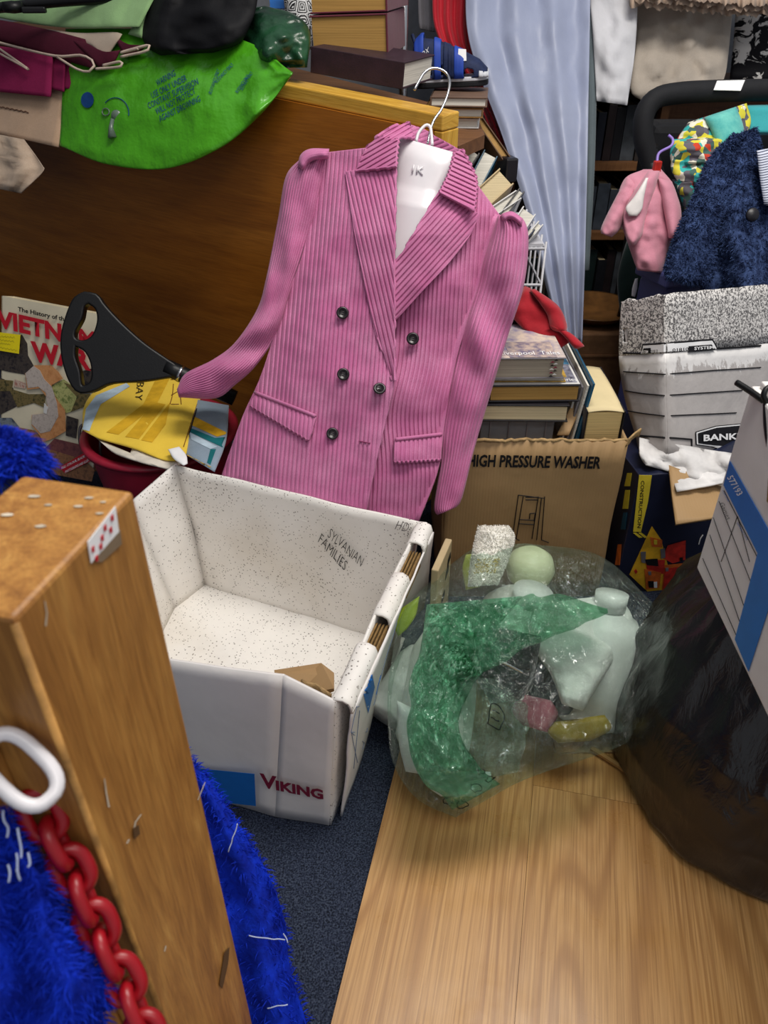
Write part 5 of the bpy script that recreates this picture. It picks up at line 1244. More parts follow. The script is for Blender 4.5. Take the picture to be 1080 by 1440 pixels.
for (a, b) in (((298, 134), (310, 100)), ((306, 118), (330, 92)), ((335, 132), (352, 108)), ((342, 128), (357, 104))):
    text('BUOYANCY ONLY', 1, (lambda a, b: (lambda x, y: fpx(lerp(a[0], b[0], x)-y*4, lerp(a[1], b[1], x)-y*3, .003)))(a, b), NAVYP, foV, 'warning_lettering', fit=True)
c_ = [fpx(124+9*math.cos(i*math.pi/8), 141+11*math.sin(i*math.pi/8), .003) for i in range(16)]; MB().polyn(c_, V(0, -1, 0)*.0006).build('round_print', NAVYP, foV)
strokes(foV, [[fpx(163+19*math.cos(a), 160+22*math.sin(a), .002) for a in [-2.4+i*.16 for i in range(17)]]], .0009, NAVYP, 'round_print')
GREYV = flat('grey_valve', '#6f7f74', .25, .5, Alpha=.8)
MB().lathe([(.012, 0), (.013, .004), (.009, .008), (.008, .016), (.0001, .017)], 20, frame(fpx(164, 164, -.004), (1, 0, 0), (0, 0, 1)) @ Matrix.Rotation(math.pi, 4, 'X')).build('valve', GREYV, fo, True)
MB().tube([fpx(160, 168, .006), fpx(158, 180, .008), fpx(160, 194, .006)], [.004, .005, .010], 10).build('valve_plug', GREYV, fo, True)
MB().tube([fpx(150+5*math.cos(i*.52), 158+5*math.sin(i*.52), .004) for i in range(12)], .0014, 6, closed=True).build('valve_ring', GREYV, fo, True)

PALEG = cloth('pale_green_canvas', '#9cbf88', .75, 700, .14, 9, .4, .15)
pg = thing('pale_green_cloth', 'folded pale green canvas with a black strap on top of the cloth pile', 'cloth', at(90, 42, 1.7))
mb = MB(); mb.rtube([(-70, -45), (40, -60), (150, -70), (255, -75)], [(-70, 10), (30, 31), (110, 40), (196, 38)], lambda px, py, a, v: pT(px)-.02-.05*a, .022, 36, 40, .012, 12, 3, taper=(.5, .4)); mb.build('canvas', PALEG, pg, True)
mb = MB(); mb.rtube([(150, -40), (185, -5), (188, 30), (180, 48)], [(240, -45), (215, 0), (203, 30), (200, 54)], lambda px, py, a, v: pT(px)-.05, .012, 20, 20, .006, 20, 5, taper=(.3, .3)); mb.build('canvas_fold', PALEG, pg, True)
MB().tube(crom([at(-30, 14, 1.70), at(30, 8, 1.69), at(90, 2, 1.68), at(170, -3, 1.66)], 20), .010, 8).build('strap', BLACKPL, pg, True)
MB().lathe([(.0001, -.012), (.02, -.010), (.024, 0), (.02, .010), (.0001, .012)], 20, yawm(at(18, 10, 1.67), 0)).build('buckle', BLACKPL, pg, True)
MB().box((0, 0, 0), (.05, .02, .012), yawm(at(48, 14, 1.67), 10)).build('buckle', BLACKPL, pg, bevel=.003)
BLKC = cloth('black_nylon', '#0e0e13', .7, 600, .1, 10, .4, .0)
tag(MB().rtube([(250, -70), (212, -5), (200, 45), (207, 66), (225, 78)], [(360, -70), (362, 0), (350, 40), (335, 62), (300, 74)], lambda px, py, a, v: pT(px)-.045, .05, 50, 50, .03, 12, 4, taper=(.3, .3)).build('black_bag', BLKC, None, True), 'black nylon bag slumped beside the pale green cloth on the headboard', 'bag')
DG = flat('dark_green_vinyl', '#1e4a2e', .32, .5, .3, 14, .4, 50, .006, c2='#0f2a1c')
tag(MB().rtube([(310, 20), (318, 55), (340, 80), (375, 96)], [(372, 8), (414, 20), (436, 45), (432, 95)], lambda px, py, a, v: pT(px)+.03, .07, 60, 60, .04, 14, 6, taper=(.3, .3)).build('dark_green_bag', DG, None, True), 'shiny dark green bag bulging between the black bag and the dictionaries', 'bag')
MAR = cloth('burgundy_cotton', '#54122a', .85, 700, .12, sheen=0); CREAMF = cloth('cream_lining', '#bfae9c', .85, 700, .1); PIPE = flat('cream_piping', '#c9b5a5', .8, .1)
bg = thing('burgundy_cloth', 'folded burgundy cloth with cream piping in the pile on the headboard', 'cloth', at(90, 98, 1.7))
def fold(L_, R_, off, h, seed, m=MAR, nm='cloth_fold', par=None): 
    mb = MB(); mb.rtube(L_, R_, onhead(off), h, 28, 24, .004, 12, seed, taper=(.5, .5)); mb.build(nm, m, par or bg, True)
fold([(-70, 20), (0, 28), (70, 42), (120, 55)], [(-70, 50), (0, 58), (60, 76), (135, 98)], .07, .014, 1)
fold([(100, 55), (125, 62), (140, 75)], [(140, 96), (160, 88), (170, 70)], .075, .012, 2)
fold([(160, 50), (168, 55), (172, 62)], [(175, 82), (195, 74), (208, 64)], .06, .010, 3)
fold([(60, 40), (110, 46), (160, 45), (172, 48)], [(80, 52), (130, 66), (145, 84), (165, 60)], .062, .008, 4, CREAMF, 'lining')
def pipe(pts, off): MB().tube(crom([at(x, y, pT(x)-off) for x, y in pts], 30), .0028, 6).build('piping', PIPE, bg, True)
pipe([(-30, 52), (30, 68), (80, 79), (115, 78), (132, 88), (128, 100), (110, 98), (80, 80)], .092)
pipe([(135, 97), (168, 94), (169, 87), (145, 92)], .095); pipe([(170, 80), (205, 72), (208, 64), (170, 74), (195, 68), (194, 70)], .078); pipe([(-10, 62), (38, 96), (30, 92), (-10, 70)], .095)
MAG = cloth('magenta_felt', '#8c1c50', .9, 500, .08, sheen=0)
for k, (L_, R_, of) in enumerate((([(-70, 55), (-70, 90), (-70, 122)], [(74, 76), (73, 105), (71, 136)], .072), ([(60, 70), (60, 100), (60, 122)], [(92, 78), (91, 105), (90, 129)], .060), ([(80, 76), (80, 100), (80, 122)], [(108, 84), (108, 105), (107, 127)], .050))):
    mb = MB(); mb.ruled(L_, R_, lambda px, py, a, v: pT(px)-of, 16, 12, None, .004, 10, k); n = mb.build('felt_sheet', MAG, None, True, solid=.004)
    tag(n, ['broad magenta felt sheet hanging in the cloth pile on the headboard', 'magenta felt sheet half hidden behind the broad one', 'narrow magenta felt strip with ragged edge at the end of the felt sheets'][k], 'cloth')
BEI = cloth('beige_felt', '#c7a98d', .9, 500, .08)
bf = thing('beige_felt_sheet', 'beige felt sheet with a line of brown stitching below the magenta felt', 'cloth', at(40, 206, 1.72))
mb = MB(); mb.ruled([(-70, 100), (-70, 140), (-70, 172)], [(96, 122), (90, 165), (82, 207)], lambda px, py, a, v: pT(px)-.040, 16, 14, None, .004, 10, 5); mb.build('sheet', BEI, bf, True, solid=.004)
strokes(bf, [[at(x, 150+x*.2+.8*math.sin(x), pT(x)-.046) for x in range(-4, 41, 2)]], .0012, flat('brown_stitch', '#6b4a38'), 'stitching')
CRE = cloth('cream_linen', '#d0bba6', .9, 400, .15, 14, .4, .1)
tag(MB().rtube([(-70, 175), (-70, 220), (-60, 250), (-20, 262)], [(34, 196), (58, 230), (60, 242), (30, 272)], lambda px, py, a, v: pT(px)-.045, .02, 30, 26, .022, 22, 7, taper=(.5, .4), folds=lambda a, v: .012*math.sin(a*16+v*4)).build('cream_cloth', CRE, None, True), 'crumpled cream linen hanging at the bottom of the cloth pile', 'cloth')

# ------------------------------------------------------------------ things behind the dictionaries
pb_ = thing('patterned_bag', 'black bag with white geometric pattern beside the dictionaries', 'bag', at(415, 60, 1.85))
def hexpat():
    t = NT('black_white_geometric'); v = t.add('ShaderNodeTexVoronoi', feature='DISTANCE_TO_EDGE', inputs={'Vector': t.mapping(), 'Scale': 42.0, 'Randomness': .25})
    s = t.math('SINE', t.math('MULTIPLY', v.outputs[0], 38.0)); return t.out(t.ramp(s, [(.45, lin('#0d0d10')), (.55, lin('#e6e6e6'))]), .5, .4)
MB().rtube([(398, -50), (400, 10), (412, 40), (425, 70)], [(450, -50), (445, 0), (440, 40), (440, 70)], 1.80, .03, 24, 20, 0, taper=(.5, .5)).build('body', hexpat(), pb_, True)
tag(MB().polyn([at(378, -40, 1.9), at(402, -40, 1.9), at(402, 20, 1.9), at(380, 20, 1.9)], V(0, .08, 0)).build('blue_white_carton', flat('carton_white', '#e4e6ee', .5), None), 'white carton with a blue band behind the dark green bag', 'box')
cbn = bpy.data.objects['blue_white_carton']
n_ = Node(cbn, cbn.location); decal(n_, [at(378, -15, 1.897), at(402, -15, 1.897), at(402, 12, 1.897), at(380, 12, 1.897)], (0, -1, 0), BLUEP, 'blue_band')
RS = cloth('red_satin', '#c3142c', .4, 500, .12, 8, .2, .2)
def hang(name, label, cat, L_, R_, t, amp, nf, mat, th=.003, seed=0, group=None, nv=30, nu=60, wr=.004, parent=None, ph=0.0):
    mb = MB(); mb.ruled(L_, R_, lambda px, py, a, v: (t(px, py) if callable(t) else t)-amp*math.sin(a*2*math.pi*nf+ph+.7*math.sin(v*3+seed))*(.6+.4*nz(V(a*6, v*1.2, seed), 1)), nu, nv, None, wr, 7, seed)
    n = mb.build(name, mat, parent, True, solid=th)
    if parent is None: tag(n, label, cat, group)
    return n
RAIL_T = 2.05
hang('red_dress', 'shiny red garment hanging beside the blue curtain above the sandal', 'garment', [(605, -260), (608, -40), (612, 40), (640, 90), (675, 150), (690, 190)], [(672, -260), (668, -40), (664, 60), (690, 130), (716, 190), (722, 215)], 2.0, .014, 3, RS)
hang('grey_strap_garment', 'grey garment with black straps hanging left of the red garment', 'garment', [(585, -260), (588, -20), (590, 40)], [(612, -260), (612, -20), (611, 45)], 2.1, .006, 2, cloth('grey_jersey', '#8d8a90', .8))
SAT = NT('pale_blue_satin'); _v = SAT.mapping(); SAT.out(SAT.mix(SAT.noise(_v, 7, 4), lin('#8a92ad'), lin('#a2aac2')), .45, .45, SAT.bump(SAT.noise(SAT.mapping((1, 1, .2)), 22, 4), .25, .01), 0, Sheen_Weight=.3); SATM = SAT.m
def cur_t(px, py): return 1.93-.0001*(py)
hang('blue_curtain', 'long pale blue satin curtain hanging beside the leaning books', 'curtain', [(650, -300), (655, -60), (657, 40), (676, 110), (706, 190), (742, 300), (765, 390), (790, 485)], [(836, -300), (831, -60), (829, 60), (827, 160), (825, 270), (822, 380), (818, 485)], cur_t, .016, 3.3, SATM, .003, 3, nv=70, nu=130, wr=.022)
hang('grey_lining', 'grey-green lining strip hanging behind the edge of the blue curtain', 'curtain', [(815, -300), (815, 150), (808, 380)], [(838, -300), (838, 150), (828, 380)], 2.03, .006, 1.5, cloth('grey_green_lining', '#6d7a80', .7))
# garments at the back right
WSH = cloth('white_shirt_cotton', '#dcdce0', .8, 700, .05, 12, .3, .1)
mb = MB(); mb.rtube([(822, -260), (826, -60), (834, 60), (839, 142)], [(902, -260), (898, -60), (894, 60), (882, 148)], 2.02, .022, 40, 50, .030, 16, 3, taper=(1, .4)); tag(mb.build('white_sleeve', WSH, None, True), 'white cotton sleeve hanging beside the blue curtain', 'garment')
ECR = cloth('ecru_quilted_cotton', '#c6bcb0', .85, 500, .1, 8, .4, .1)
mb = MB(); mb.rtube([(893, -260), (894, -60), (894, 60), (886, 125), (905, 143)], [(1052, -260), (1040, -60), (1030, 20), (1020, 105), (1005, 122)], 2.10, .03, 60, 60, .030, 18, 6, taper=(1, .5)); tag(mb.build('ecru_top', ECR, None, True), 'ecru quilted cotton top hanging above the pushchair handle', 'garment')
TUL = cloth('beige_tulle', '#cdb6a2', .9, 400, .15, 20, .5, .3)
rf = thing('tulle_skirt', 'frilly beige tulle skirt with ragged hem hanging over the ecru top', 'garment', at(990, 20, 2.0))
for k in range(3):
    mb = MB(); nu_ = 160; G = []
    for i in range(9):
        row = []
        for j in range(nu_+1):
            a = j/nu_; px = lerp(885+8*k, 1150, a); hem = 8+14*min(1, a*1.7)-7*k+7*nz(V(a*22, k, 0), 1)+5*nz(V(a*60, k, 3), 1); py = lerp(-120, hem, i/8)
            row.append(at(px, py, 1.98-.018*k-.02*(i/8)*nz(V(a*26, i*.15, k), 1)*1.4))
        G.append(row)
    mb.grid(G); mb.build('frill_layer', TUL, rf, True, solid=.001)
def floral():
    t = NT('black_white_floral'); n = t.noise(t.mapping(), 17, 5, .6, 1.5); return t.out(t.ramp(n, [(.54, lin('#0c0c12')), (.57, lin('#d9d6d2'))]), .7, .2)
mb = MB(); mb.rtube([(1036, -120), (1034, 20), (1026, 112)], [(1150, -120), (1150, 20), (1145, 120)], 2.16, .025, 30, 20, .01, 8, 2, taper=(1, .5)); tag(mb.build('floral_garment', floral(), None, True), 'black garment with white floral print hanging beside the ecru top', 'garment')
# clothes rail they hang from (above the picture)
rl = thing('clothes_rail', 'chrome clothes rail carrying the curtain and the garments at the back', 'rail', V(.75, 2.2, 0))
zr = at(740, -300, 1.96).z+.012
MB().tube([V(.05, 2.32, zr), V(1.5, 2.32, zr)], .012, 12).build('bar', CHROME, rl, True)
for x in (.05, 1.5): MB().tube([V(x, 2.32, .02), V(x, 2.32, zr)], .012, 12).build('upright', CHROME, rl, True); MB().tube([V(x, 2.2, .014), V(x, 2.40, .014)], .012, 10).build('foot', CHROME, rl, True)
# ------------------------------------------------------------------ dark bookcase at the back
bc = thing('bookcase', 'dark wooden bookcase with full shelves behind the hanging clothes', 'bookcase', V(1.0, 2.6, 0))
BX0, BX1, BY0, BY1 = .38, 1.75, 2.44, 2.72
for z_ in (.02, .17, .385, .585, .79): MB().box(((BX0+BX1)/2, (BY0+BY1)/2, z_), (BX1-BX0, BY1-BY0, .022)).build('shelf', SHELFWOOD, bc)
for x in (BX0, .80, BX1): MB().box((x, (BY0+BY1)/2, .40), (.022, BY1-BY0, .80)).build('upright', SHELFWOOD, bc)
MB().box(((BX0+BX1)/2, BY1+.004, .40), (BX1-BX0, .008, .80)).build('back_panel', SHELFWOOD, bc)
rb = random.Random(4)
DK = [flat('spine_%d' % k, c, .5, .4, .2) for k, c in enumerate(('#15161c', '#1d2230', '#241a1c', '#2f2a28', '#39404a', '#4a4f55', '#1a2a2a', '#5a5048'))]
LBL = ['black', 'navy', 'brown-black', 'charcoal', 'slate', 'grey', 'dark teal', 'taupe']
x = BX0+.03
for (z_, zh, sh_) in ((.396, .16, 'middle'), (.596, .17, 'upper'), (.181, .17, 'lower')):
    x = BX0+.03
    while x < .78:
        k = rb.randrange(8); th = rb.uniform(.018, .04); h = rb.uniform(.7, 1)*zh
        M = frameu(V(x, BY0+.02+rb.uniform(0, .02), z_), (0, 1, 0), (0, 0, 1))
        M = Matrix(((0, 0, 1, x), (1, 0, 0, M[1][3]), (0, 1, 0, z_), (0, 0, 0, 1)))
        book(LBL[k]+' spined book standing on the '+sh_+' shelf of the dark bookcase', M, .14, h, th, DK[k], PG_CREAM, 'books in the dark bookcase')
        x += th+.002
# brown box and bowl low down between curtain and records box
bbx = thing('brown_box', 'plain brown box standing low between the curtain and the records box', 'box', V(.575, 2.05, 0))
p0 = at(812, 462, 2.05); 
MB().box((.575, 2.05, p0.z/2), (.17, .26, p0.z)).build('body', flat('brown_card', '#8a6547', .7, .2, .15), bbx, bevel=.004)
MB().box((.575, 1.918, p0.z-.06), (.171, .004, .006)).build('flap_seam', MATS['brown_card'], bbx)
tag(MB().lathe([(.02, 0), (.08, .006), (.115, .03), (.118, .034), (.11, .032), (.07, .012), (.0001, .008)], 40, yawm((.575, 2.045, p0.z), 0)).build('wooden_bowl', flat('dark_wood_bowl', '#7a5228', .35, .5, .2), None, True), 'shallow dark wooden bowl on the plain brown box', 'bowl')

# ------------------------------------------------------------------ pushchair with clothes hung on it
pc = thing('pushchair', 'pushchair with thick black foam handle and colourful patterned seat', 'pushchair', V(.85, 2.0, 0))
hp_ = [at(928, 268, 1.80), at(914, 225, 1.78), at(905, 195, 1.76), at(906, 162, 1.74), at(922, 139, 1.73), at(955, 131, 1.73), at(1010, 128, 1.73), at(1080, 127, 1.73), at(1150, 130, 1.74), at(1190, 150, 1.75), at(1196, 200, 1.78), at(1190, 268, 1.80)]
MB().tube(crom(hp_, 70), .0225, 14).build('handle', RUBBER, pc, True)
for (pa, dx) in ((hp_[1], 0), (hp_[-2], 0)):
    MB().tube(crom([pa+V(0, .0, .03), pa+V(.012, .03, -.08), V(pa.x+.03, pa.y+.08, .35), V(pa.x+.03, pa.y+.15, .08)], 24), .013, 10).build('frame_tube', BLACKPL, pc, True)
    MB().tube(crom([pa+V(.005, -.01, .0), pa+V(.022, .0, -.12)], 4), .018, 10).build('hinge', BLACKPL, pc, True)
    for yy in (-.05, .25):
        c_ = V(pa.x+.03, pa.y+.15+yy, .075)
        _w = MB().tube([c_+V(0, .06*math.cos(i*.2618), .06*math.sin(i*.2618)) for i in range(24)], .014, 8, closed=True); whl = _w.build('wheel', RUBBER, pc, True)
        MB().tube([c_+V(-.014, 0, 0), c_+V(.014, 0, 0)], .045, 16).build('wheel_hub', C_GREY, whl, True)
    MB().tube([V(pa.x+.03, pa.y+.10, .08), V(pa.x+.03, pa.y+.40, .08)], .010, 8).build('axle_bar', BLACKPL, pc, True)
lb = [at(*p) for p in ((1008, 114, 1.708), (1047, 113, 1.708), (1041, 128, 1.706), (1003, 127, 1.706))]
MB().polyn(lb, V(0, -.002, .001)).build('label', WHITE, pc)
def patt():
    t = NT('jungle_pattern'); v = t.add('ShaderNodeTexVoronoi', inputs={'Vector': t.mapping(), 'Scale': 75.0}); h = t.add('ShaderNodeSeparateColor', inputs={0: v.outputs[1]}).outputs[0]
    return t.out(t.ramp(h, [(0, lin('#5d5b62')), (.2, lin('#d9cf45')), (.38, lin('#3fb3b0')), (.55, lin('#e6e3d0')), (.68, lin('#4a6a64')), (.8, lin('#6a6670')), (.93, lin('#c8442f'))], 'CONSTANT'), .8, .2)
PAT = patt()
for (L_, R_, t_, h_, s_) in (([(968, 172), (955, 190), (948, 205)], [(1050, 145), (1056, 170), (1050, 195)], 1.72, .03, 1), ([(946, 196), (942, 215), (944, 230)], [(1040, 190), (1040, 215), (1030, 235)], 1.70, .03, 2), ([(944, 222), (944, 240), (955, 258)], [(1030, 225), (1025, 245), (1010, 262)], 1.70, .028, 3), ([(945, 252), (955, 275), (965, 300)], [(1020, 255), (1020, 280), (1010, 305)], 1.72, .03, 4)):
    mb = MB(); mb.rtube(L_, R_, t_, h_, 40, 30, .022, 22, s_, taper=(.3, .3)); mb.build('seat_fabric', PAT, pc, True)
mb = MB(); mb.rtube([(1040, 148), (1045, 175), (1050, 190)], [(1120, 146), (1130, 175), (1120, 190)], 1.75, .03, 24, 14, .006, 12, 5, taper=(.3, .3)); mb.build('seat_lining', cloth('turquoise_cotton', '#45b7bd', .8), pc, True)
mb = MB(); mb.rtube([(990, 165), (1000, 185), (1010, 215)], [(1035, 150), (1045, 175), (1048, 200)], 1.69, .02, 20, 14, .005, 12, 8, taper=(.3, .3)); mb.build('seat_lining', cloth('aqua_cotton', '#7fd0c4', .8, c2='#3aa6a8', vs=40), pc, True)
# seat shell so that the fabric is carried
MB().box((.86, 2.13, .50), (.40, .10, .50)).build('seat_back', RUBBER, pc, bevel=.02)
MB().box((.86, 2.0, .30), (.40, .30, .05)).build('seat_base', RUBBER, pc, bevel=.02)
PNK = cloth('pink_jersey', '#dc9cae', .85, 600, .1, 10, .3, .3)
pk = thing('pink_hoodie', "child's pink hoodie with white-lined hood, hung from the pushchair", 'hoodie', at(915, 385, 1.66))
mb = MB(); mb.rtube([(905, 238), (878, 252), (868, 290), (882, 340), (896, 380)], [(930, 238), (948, 262), (955, 300), (940, 350), (931, 384)], 1.67, .030, 44, 44, .020, 18, 2, taper=(.4, .5)); mb.build('body', PNK, pk, True)
mb = MB(); mb.rtube([(882, 248), (862, 285), (846, 318), (845, 328)], [(900, 262), (882, 298), (872, 322), (860, 334)], 1.66, .024, 28, 32, .016, 20, 4, taper=(.5, .6)); mb.build('sleeve', PNK, pk, True)
mb = MB(); mb.rtube([(925, 250), (930, 280), (938, 320), (940, 335)], [(945, 255), (957, 290), (958, 318), (955, 335)], 1.64, .024, 24, 24, .006, 12, 5, taper=(.5, .6)); mb.build('sleeve', PNK, pk, True)
mb = MB(); mb.rtube([(912, 240), (890, 272), (877, 300), (880, 330), (886, 345)], [(928, 240), (920, 270), (908, 305), (903, 330), (893, 345)], 1.635, .022, 32, 32, .012, 20, 6, taper=(.4, .5)); mb.build('hood', PNK, pk, True)
mb = MB(); mb.rtube([(908, 250), (892, 276), (880, 292), (884, 304)], [(912, 250), (906, 276), (903, 294), (896, 304)], 1.612, .008, 20, 20, 0, 14, 6, taper=(.4, .5)); mb.build('hood_lining', flat('white_lining', '#ece6e4', .9), pk, True)
hk_ = crom([at(x, y, 1.66) for x, y in ((922, 242), (924, 228), (927, 215), (944, 205), (946, 196), (940, 190))], 20)
hgr = thing('child_hanger', 'purple plastic child hanger with a red clip holding the pink hoodie', 'hanger', at(922, 245, 1.66))
MB().tube(hk_, .003, 8).build('hook', flat('lilac_plastic', '#9a7fd6', .35), hgr, True); MB().box((0, 0, 0), (.016, .012, .022), yawm(at(924, 234, 1.65), 10)).build('clip', REDP, hgr, bevel=.002)
NAV = flat('navy_boucle', '#40527c', .95, .1, .3, 60, .9, 160, .004, c2='#1b2440')
nvc = thing('navy_fleece_jacket', 'navy boucle fleece jacket with striped lining hung over the pushchair handle', 'jacket', at(1030, 395, 1.6))
mb = MB(); mb.rtube([(1032, 190), (996, 228), (974, 285), (960, 340), (985, 395), (990, 412)], [(1062, 180), (1076, 235), (1100, 300), (1120, 360), (1125, 400), (1125, 412)], 1.62, .045, 44, 44, .03, 10, 3, taper=(.4, .6), folds=lambda a, v: .030*math.sin(a*13+v*2)*(.3+.7*v)); GN = mb.lastG
mb.build('body', NAV, nvc, True); tag(strands(GN, 14000, .009, .0009, 5, .2, 1.0).build('boucle_pile', NAV, nvc, recalc=False), kind='stuff')
mb = MB(); mb.rtube([(985, 260), (955, 320), (937, 375), (940, 392)], [(1012, 290), (1006, 340), (1000, 392), (968, 400)], 1.555, .030, 32, 28, .010, 12, 5, taper=(.4, .6)); GN = mb.lastG
mb.build('sleeve', NAV, nvc, True); tag(strands(GN, 6000, .008, .0009, 6, .2, 1.0).build('boucle_pile', NAV, nvc, recalc=False), kind='stuff')
def stripes():
    t = NT('striped_lining'); s = t.add('ShaderNodeSeparateXYZ', inputs={0: t.mapping(rot=(0, .25, 0))}); w_ = t.math('SINE', t.math('MULTIPLY', s.outputs[2], 1500.0)); return t.out(t.ramp(w_, [(.4, lin('#c9cede')), (.6, lin('#2a3350'))]), .8)
mb = MB(); mb.rtube([(1064, 212), (1068, 250), (1074, 288)], [(1100, 205), (1105, 250), (1110, 292)], 1.565, .01, 16, 12, 0, taper=(.4, .4)); mb.build('lining', stripes(), nvc, True)
MB().lathe([(.0001, -.004), (.012, -.003), (.014, 0), (.012, .004), (.0001, .005)], 20, frame(at(1058, 302, 1.55), (1, 0, 0), (0, .4, 1)) @ Matrix.Rotation(0, 4, 'X')).build('button', C_BLACK, nvc, True)
dgm = cloth('bottle_green_cotton', '#10332c', .85, 600, .15)
dg = thing('dark_green_garment', 'bottle green garment with a white tag hanging beneath the pink hoodie', 'garment', at(915, 440, 1.85))
mb = MB(); mb.rtube([(884, 330), (872, 370), (868, 400), (872, 440)], [(950, 335), (960, 370), (965, 410), (965, 440)], 1.86, .03, 30, 24, .01, 10, 3, taper=(.6, .6)); mb.build('cloth', dgm, dg, True)
mb = MB(); mb.rtube([(893, 392), (889, 405), (888, 416)], [(897, 391), (896, 406), (893, 418)], 1.815, .003, 12, 10, 0); mb.build('tag', WHITE, dg, True)

# ------------------------------------------------------------------ books, wire rack and sandal behind the headboard end
RK = flat('white_coated_wire', '#d9d9df', .4, .5)
wr_ = thing('wire_rack', 'white coated wire rack beside the pink shoulder, crammed with books', 'rack', V(.27, 1.85, 0))
rx0, rx1, ry0, ry1 = .10, .352, 1.70, 1.98
for z_ in (.30, .40, .48, .56):
    MB().tube([V(rx0, ry0, z_), V(rx1, ry0, z_), V(rx1, ry1, z_), V(rx0, ry1, z_)], .0034, 6, closed=True).build('hoop', RK, wr_, True)
for k in range(7): x = lerp(rx0, rx1, k/6); MB().tube([V(x, ry0, 0.002), V(x, ry0, .575)], .0026, 6).build('wire', RK, wr_, True)
for k in range(1, 6): y = lerp(ry0, ry1, k/5); MB().tube([V(rx1, y, 0.002), V(rx1, y, .575)], .0026, 6).build('wire', RK, wr_, True)
MB().box(((rx0+rx1)/2, (ry0+ry1)/2, .566), (rx1-rx0-.01, ry1-ry0-.01, .006)).build('shelf', RK, wr_)
def sb(label, a, b, c, t, dep, cov, pg_, cb=.003): return slabbook(label, a, b, c, t, dep, cov, pg_, None, cb)[0]
sb('book with white pages and black cover leaning next to the headboard end', (640, 232), (658, 243), (655, 203), 1.70, .12, C_BLACK, PG_WHITE)
tbk, TM = slabbook('teal hardback leaning in the wire rack beside the headboard', (659, 252), (678, 262), (676, 207), 1.72, .14, C_TEAL, PG_WHITE)
sb('thick cream paperback leaning beside the teal hardback', (672, 264), (692, 286), (690, 222), 1.70, .13, C_CREAM, PG_CREAM)
sb('white paperback leaning between the cream paperback and the curtain', (694, 288), (702, 300), (712, 246), 1.69, .12, C_WHITE, PG_WHITE)
sb('slim dark book with white pages leaning against the white paperback', (703, 300), (711, 306), (720, 256), 1.69, .12, C_BLACK, PG_WHITE)
nb2, NM = slabbook('white book with typed pattern cover leaning low beside the pink shoulder', (714, 322), (732, 334), (722, 280), 1.66, .10, C_WHITE, PG_WHITE)
sb('white pamphlet wedged in the wire rack below the typed-pattern book', (735, 336), (742, 342), (746, 300), 1.66, .10, C_WHITE, PG_WHITE)
sb('navy hardback wedged at the edge of the wire rack', (728, 338), (735, 344), (738, 310), 1.645, .10, flat('navy_cover', '#1f2a48', .5), PG_WHITE)
lnb, LM = slabbook('tall tan board-edged book leaning upright against the blue curtain', (709, 228), (719, 221), (678, 153), 1.76, .12, flat('dark_tan_cover', '#5b3d22', .6), flat('tan_edge', '#b08a52', .7, .2, .12, 30), zsh=9)
MB().box((0, 0, 0), (.03, .06, .05), yawm(at(713, 236, 1.78), 15)).build('clip', C_BLACK, lnb, bevel=.004)
for k in range(3):
    zb = ZSH+.001+.021*k
    book(['white-paged paperback at the bottom of the pile under the sandal', 'brown-covered book in the middle of the pile under the sandal', 'worn brown book directly beneath the sandal'][k], frameu(V(.075+.01*k, 1.80-.01*k, zb), (1, -.12, 0), (.12, 1, 0)), .125-.004*k, .17, .019, [C_WHITE, C_TAN, flat('brown_cover', '#6d5546', .6)][k], PG_WHITE)
zs = zb+.021
sn_ = thing('sandal', "child's blue and navy closed-toe sandal with white price sticker on top of the books", 'sandal', V(.15, 1.88, zs))
SM = frameu(V(.066, 1.90, zs), (1, -.12, .06), (.12, 1, 0))
NB = flat('navy_mesh', '#1d2a4f', .7, .3, .2, 60, .4, 500); RBL = flat('royal_strap', '#2446a8', .6, .3, .1); SOLE = flat('black_rubber_sole', '#16171b', .7, .3); TRIM = flat('pale_sole_trim', '#c9cbd2', .5, .4)
out_ = [(.004, -.022), (.0, 0), (.006, .024), (.03, .030), (.07, .026), (.10, .034), (.135, .034), (.155, .018), (.160, 0), (.155, -.02), (.135, -.034), (.10, -.034), (.07, -.026), (.03, -.029)]
oc = [(p.x, p.y) for p in crom([V(a, b, 0) for a, b in out_]+[V(*out_[0], 0)], 48)[:-1]]
MB().prism(oc, 0, .012, SM).build('sole', SOLE, sn_, bevel=.003)
MB().prism([(x*1.01-.001, y*1.03) for x, y in oc], .011, .019, SM).build('sole_trim', TRIM, sn_, bevel=.002)
def hood(x0, x1, h0, h1, wsc, mat, nm, th=.003, lean=0.0):
    G = []
    for i in range(9):
        x = lerp(x0, x1, i/8); h = lerp(h0, h1, i/8); ww = max(abs(b) for a, b in oc if abs(a-x) < .012)*wsc; row = []
        for j in range(17):
            a = math.pi*j/16; row.append(SM @ V(x+lean*math.sin(a), ww*math.cos(a), .018+h*math.sin(a)**.8))
        G.append(row)
    MB().grid(G).build(nm, mat, sn_, True, solid=th)
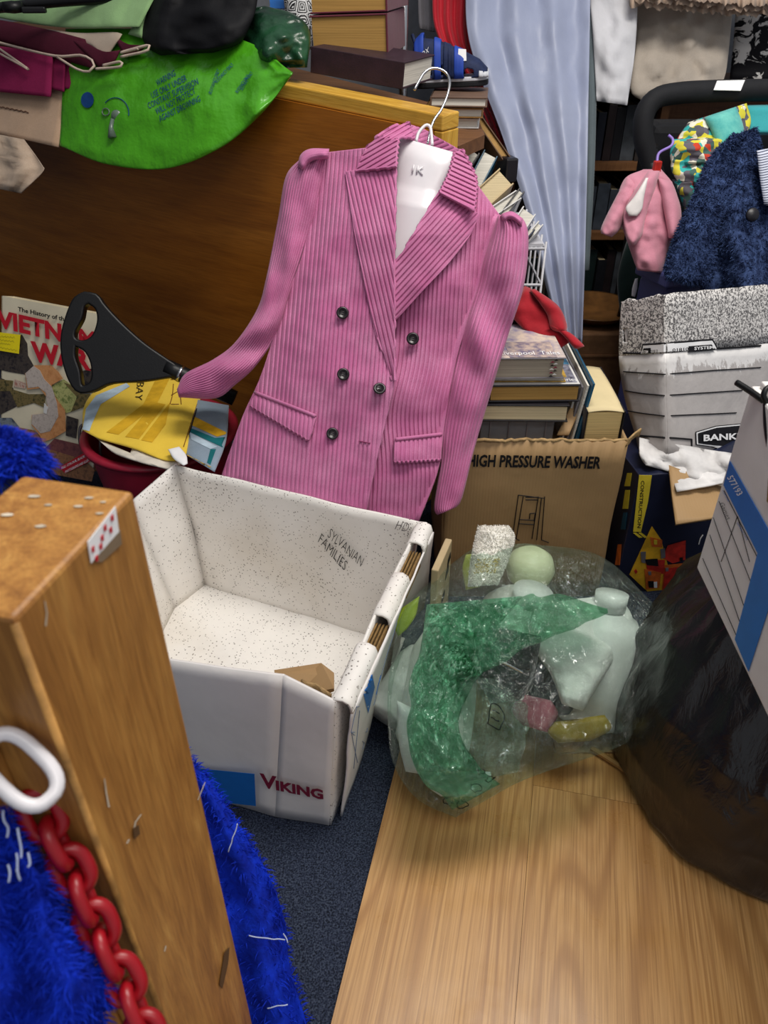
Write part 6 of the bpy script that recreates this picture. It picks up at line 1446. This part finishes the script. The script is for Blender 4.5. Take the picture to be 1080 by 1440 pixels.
def shell(x0, x1, prof, wsc, mat, nm, th=.003, nx=24, holes=(), na=20):
    G = []
    for i in range(nx+1):
        x = lerp(x0, x1, i/nx); h = pl(prof, x); ww = max([abs(b) for a, b in oc if abs(a-x) < .010] or [.02])*wsc; row = []
        for j in range(na+1):
            a = math.pi*j/na; row.append(SM @ V(x, ww*math.copysign(abs(math.cos(a))**.75, math.cos(a)), .017+h*math.sin(a)**.75))
        G.append(row)
    mb = MB().grid(G); S = Surf(mb); S.guess = 1.7
    if holes:
        Si = SM.inverted()
        def cut_(f): c = Si @ (sum((mb.v[k] for k in f), V(0, 0, 0))/4); return any(((c.x-h[0])/h[2])**2+((c.z-h[1])/h[3])**2 < 1 for h in holes)
        mb.f = [f for f in mb.f if not cut_(f)]
    mb.build(nm, mat, sn_, True, solid=th); return S
PRF = [(0, .058), (.02, .074), (.05, .070), (.08, .058), (.11, .045), (.14, .030), (.158, .012)]
UPS = shell(.002, .157, PRF, .98, NB, 'upper', .003, 72, ((.030, .036, .012, .014), (.066, .032, .013, .011), (.118, .026, .012, .009)), 56)
def up(k): return [(x, h+k) for x, h in PRF]
shell(.088, .108, up(.003), 1.05, RBL, 'front_strap', .003, 8); shell(.046, .060, up(.004), 1.05, RBL, 'middle_strap', .003, 8)
shell(.004, .024, up(.010), 1.03, RBL, 'ankle_strap', .003, 8); shell(.066, .080, up(.002), 1.04, NB, 'cross_strap', .003, 8)
shell(.140, .160, [(.14, .020), (.16, .010)], 1.06, TRIM, 'toe_bumper', .003, 8)
MB().tube([SM @ V(.006, -.012, .085), SM @ V(.0, 0, .098), SM @ V(.006, .012, .085)], .004, 6).build('pull_tab', NB, sn_, True)
text('GEOX', 1, lambda x, y: SM @ V(.006+.030*x, -.030, .050+.010*y+.018*x), WHITE, sn_, 'strap_lettering', fit=True)
MB().polyn([SM @ V(.096, -.030, .048), SM @ V(.114, -.031, .048), SM @ V(.113, -.024, .068), SM @ V(.097, -.022, .070)], SM.to_3x3() @ V(0, -.002, .001)).build('price_sticker', WHITE, sn_)
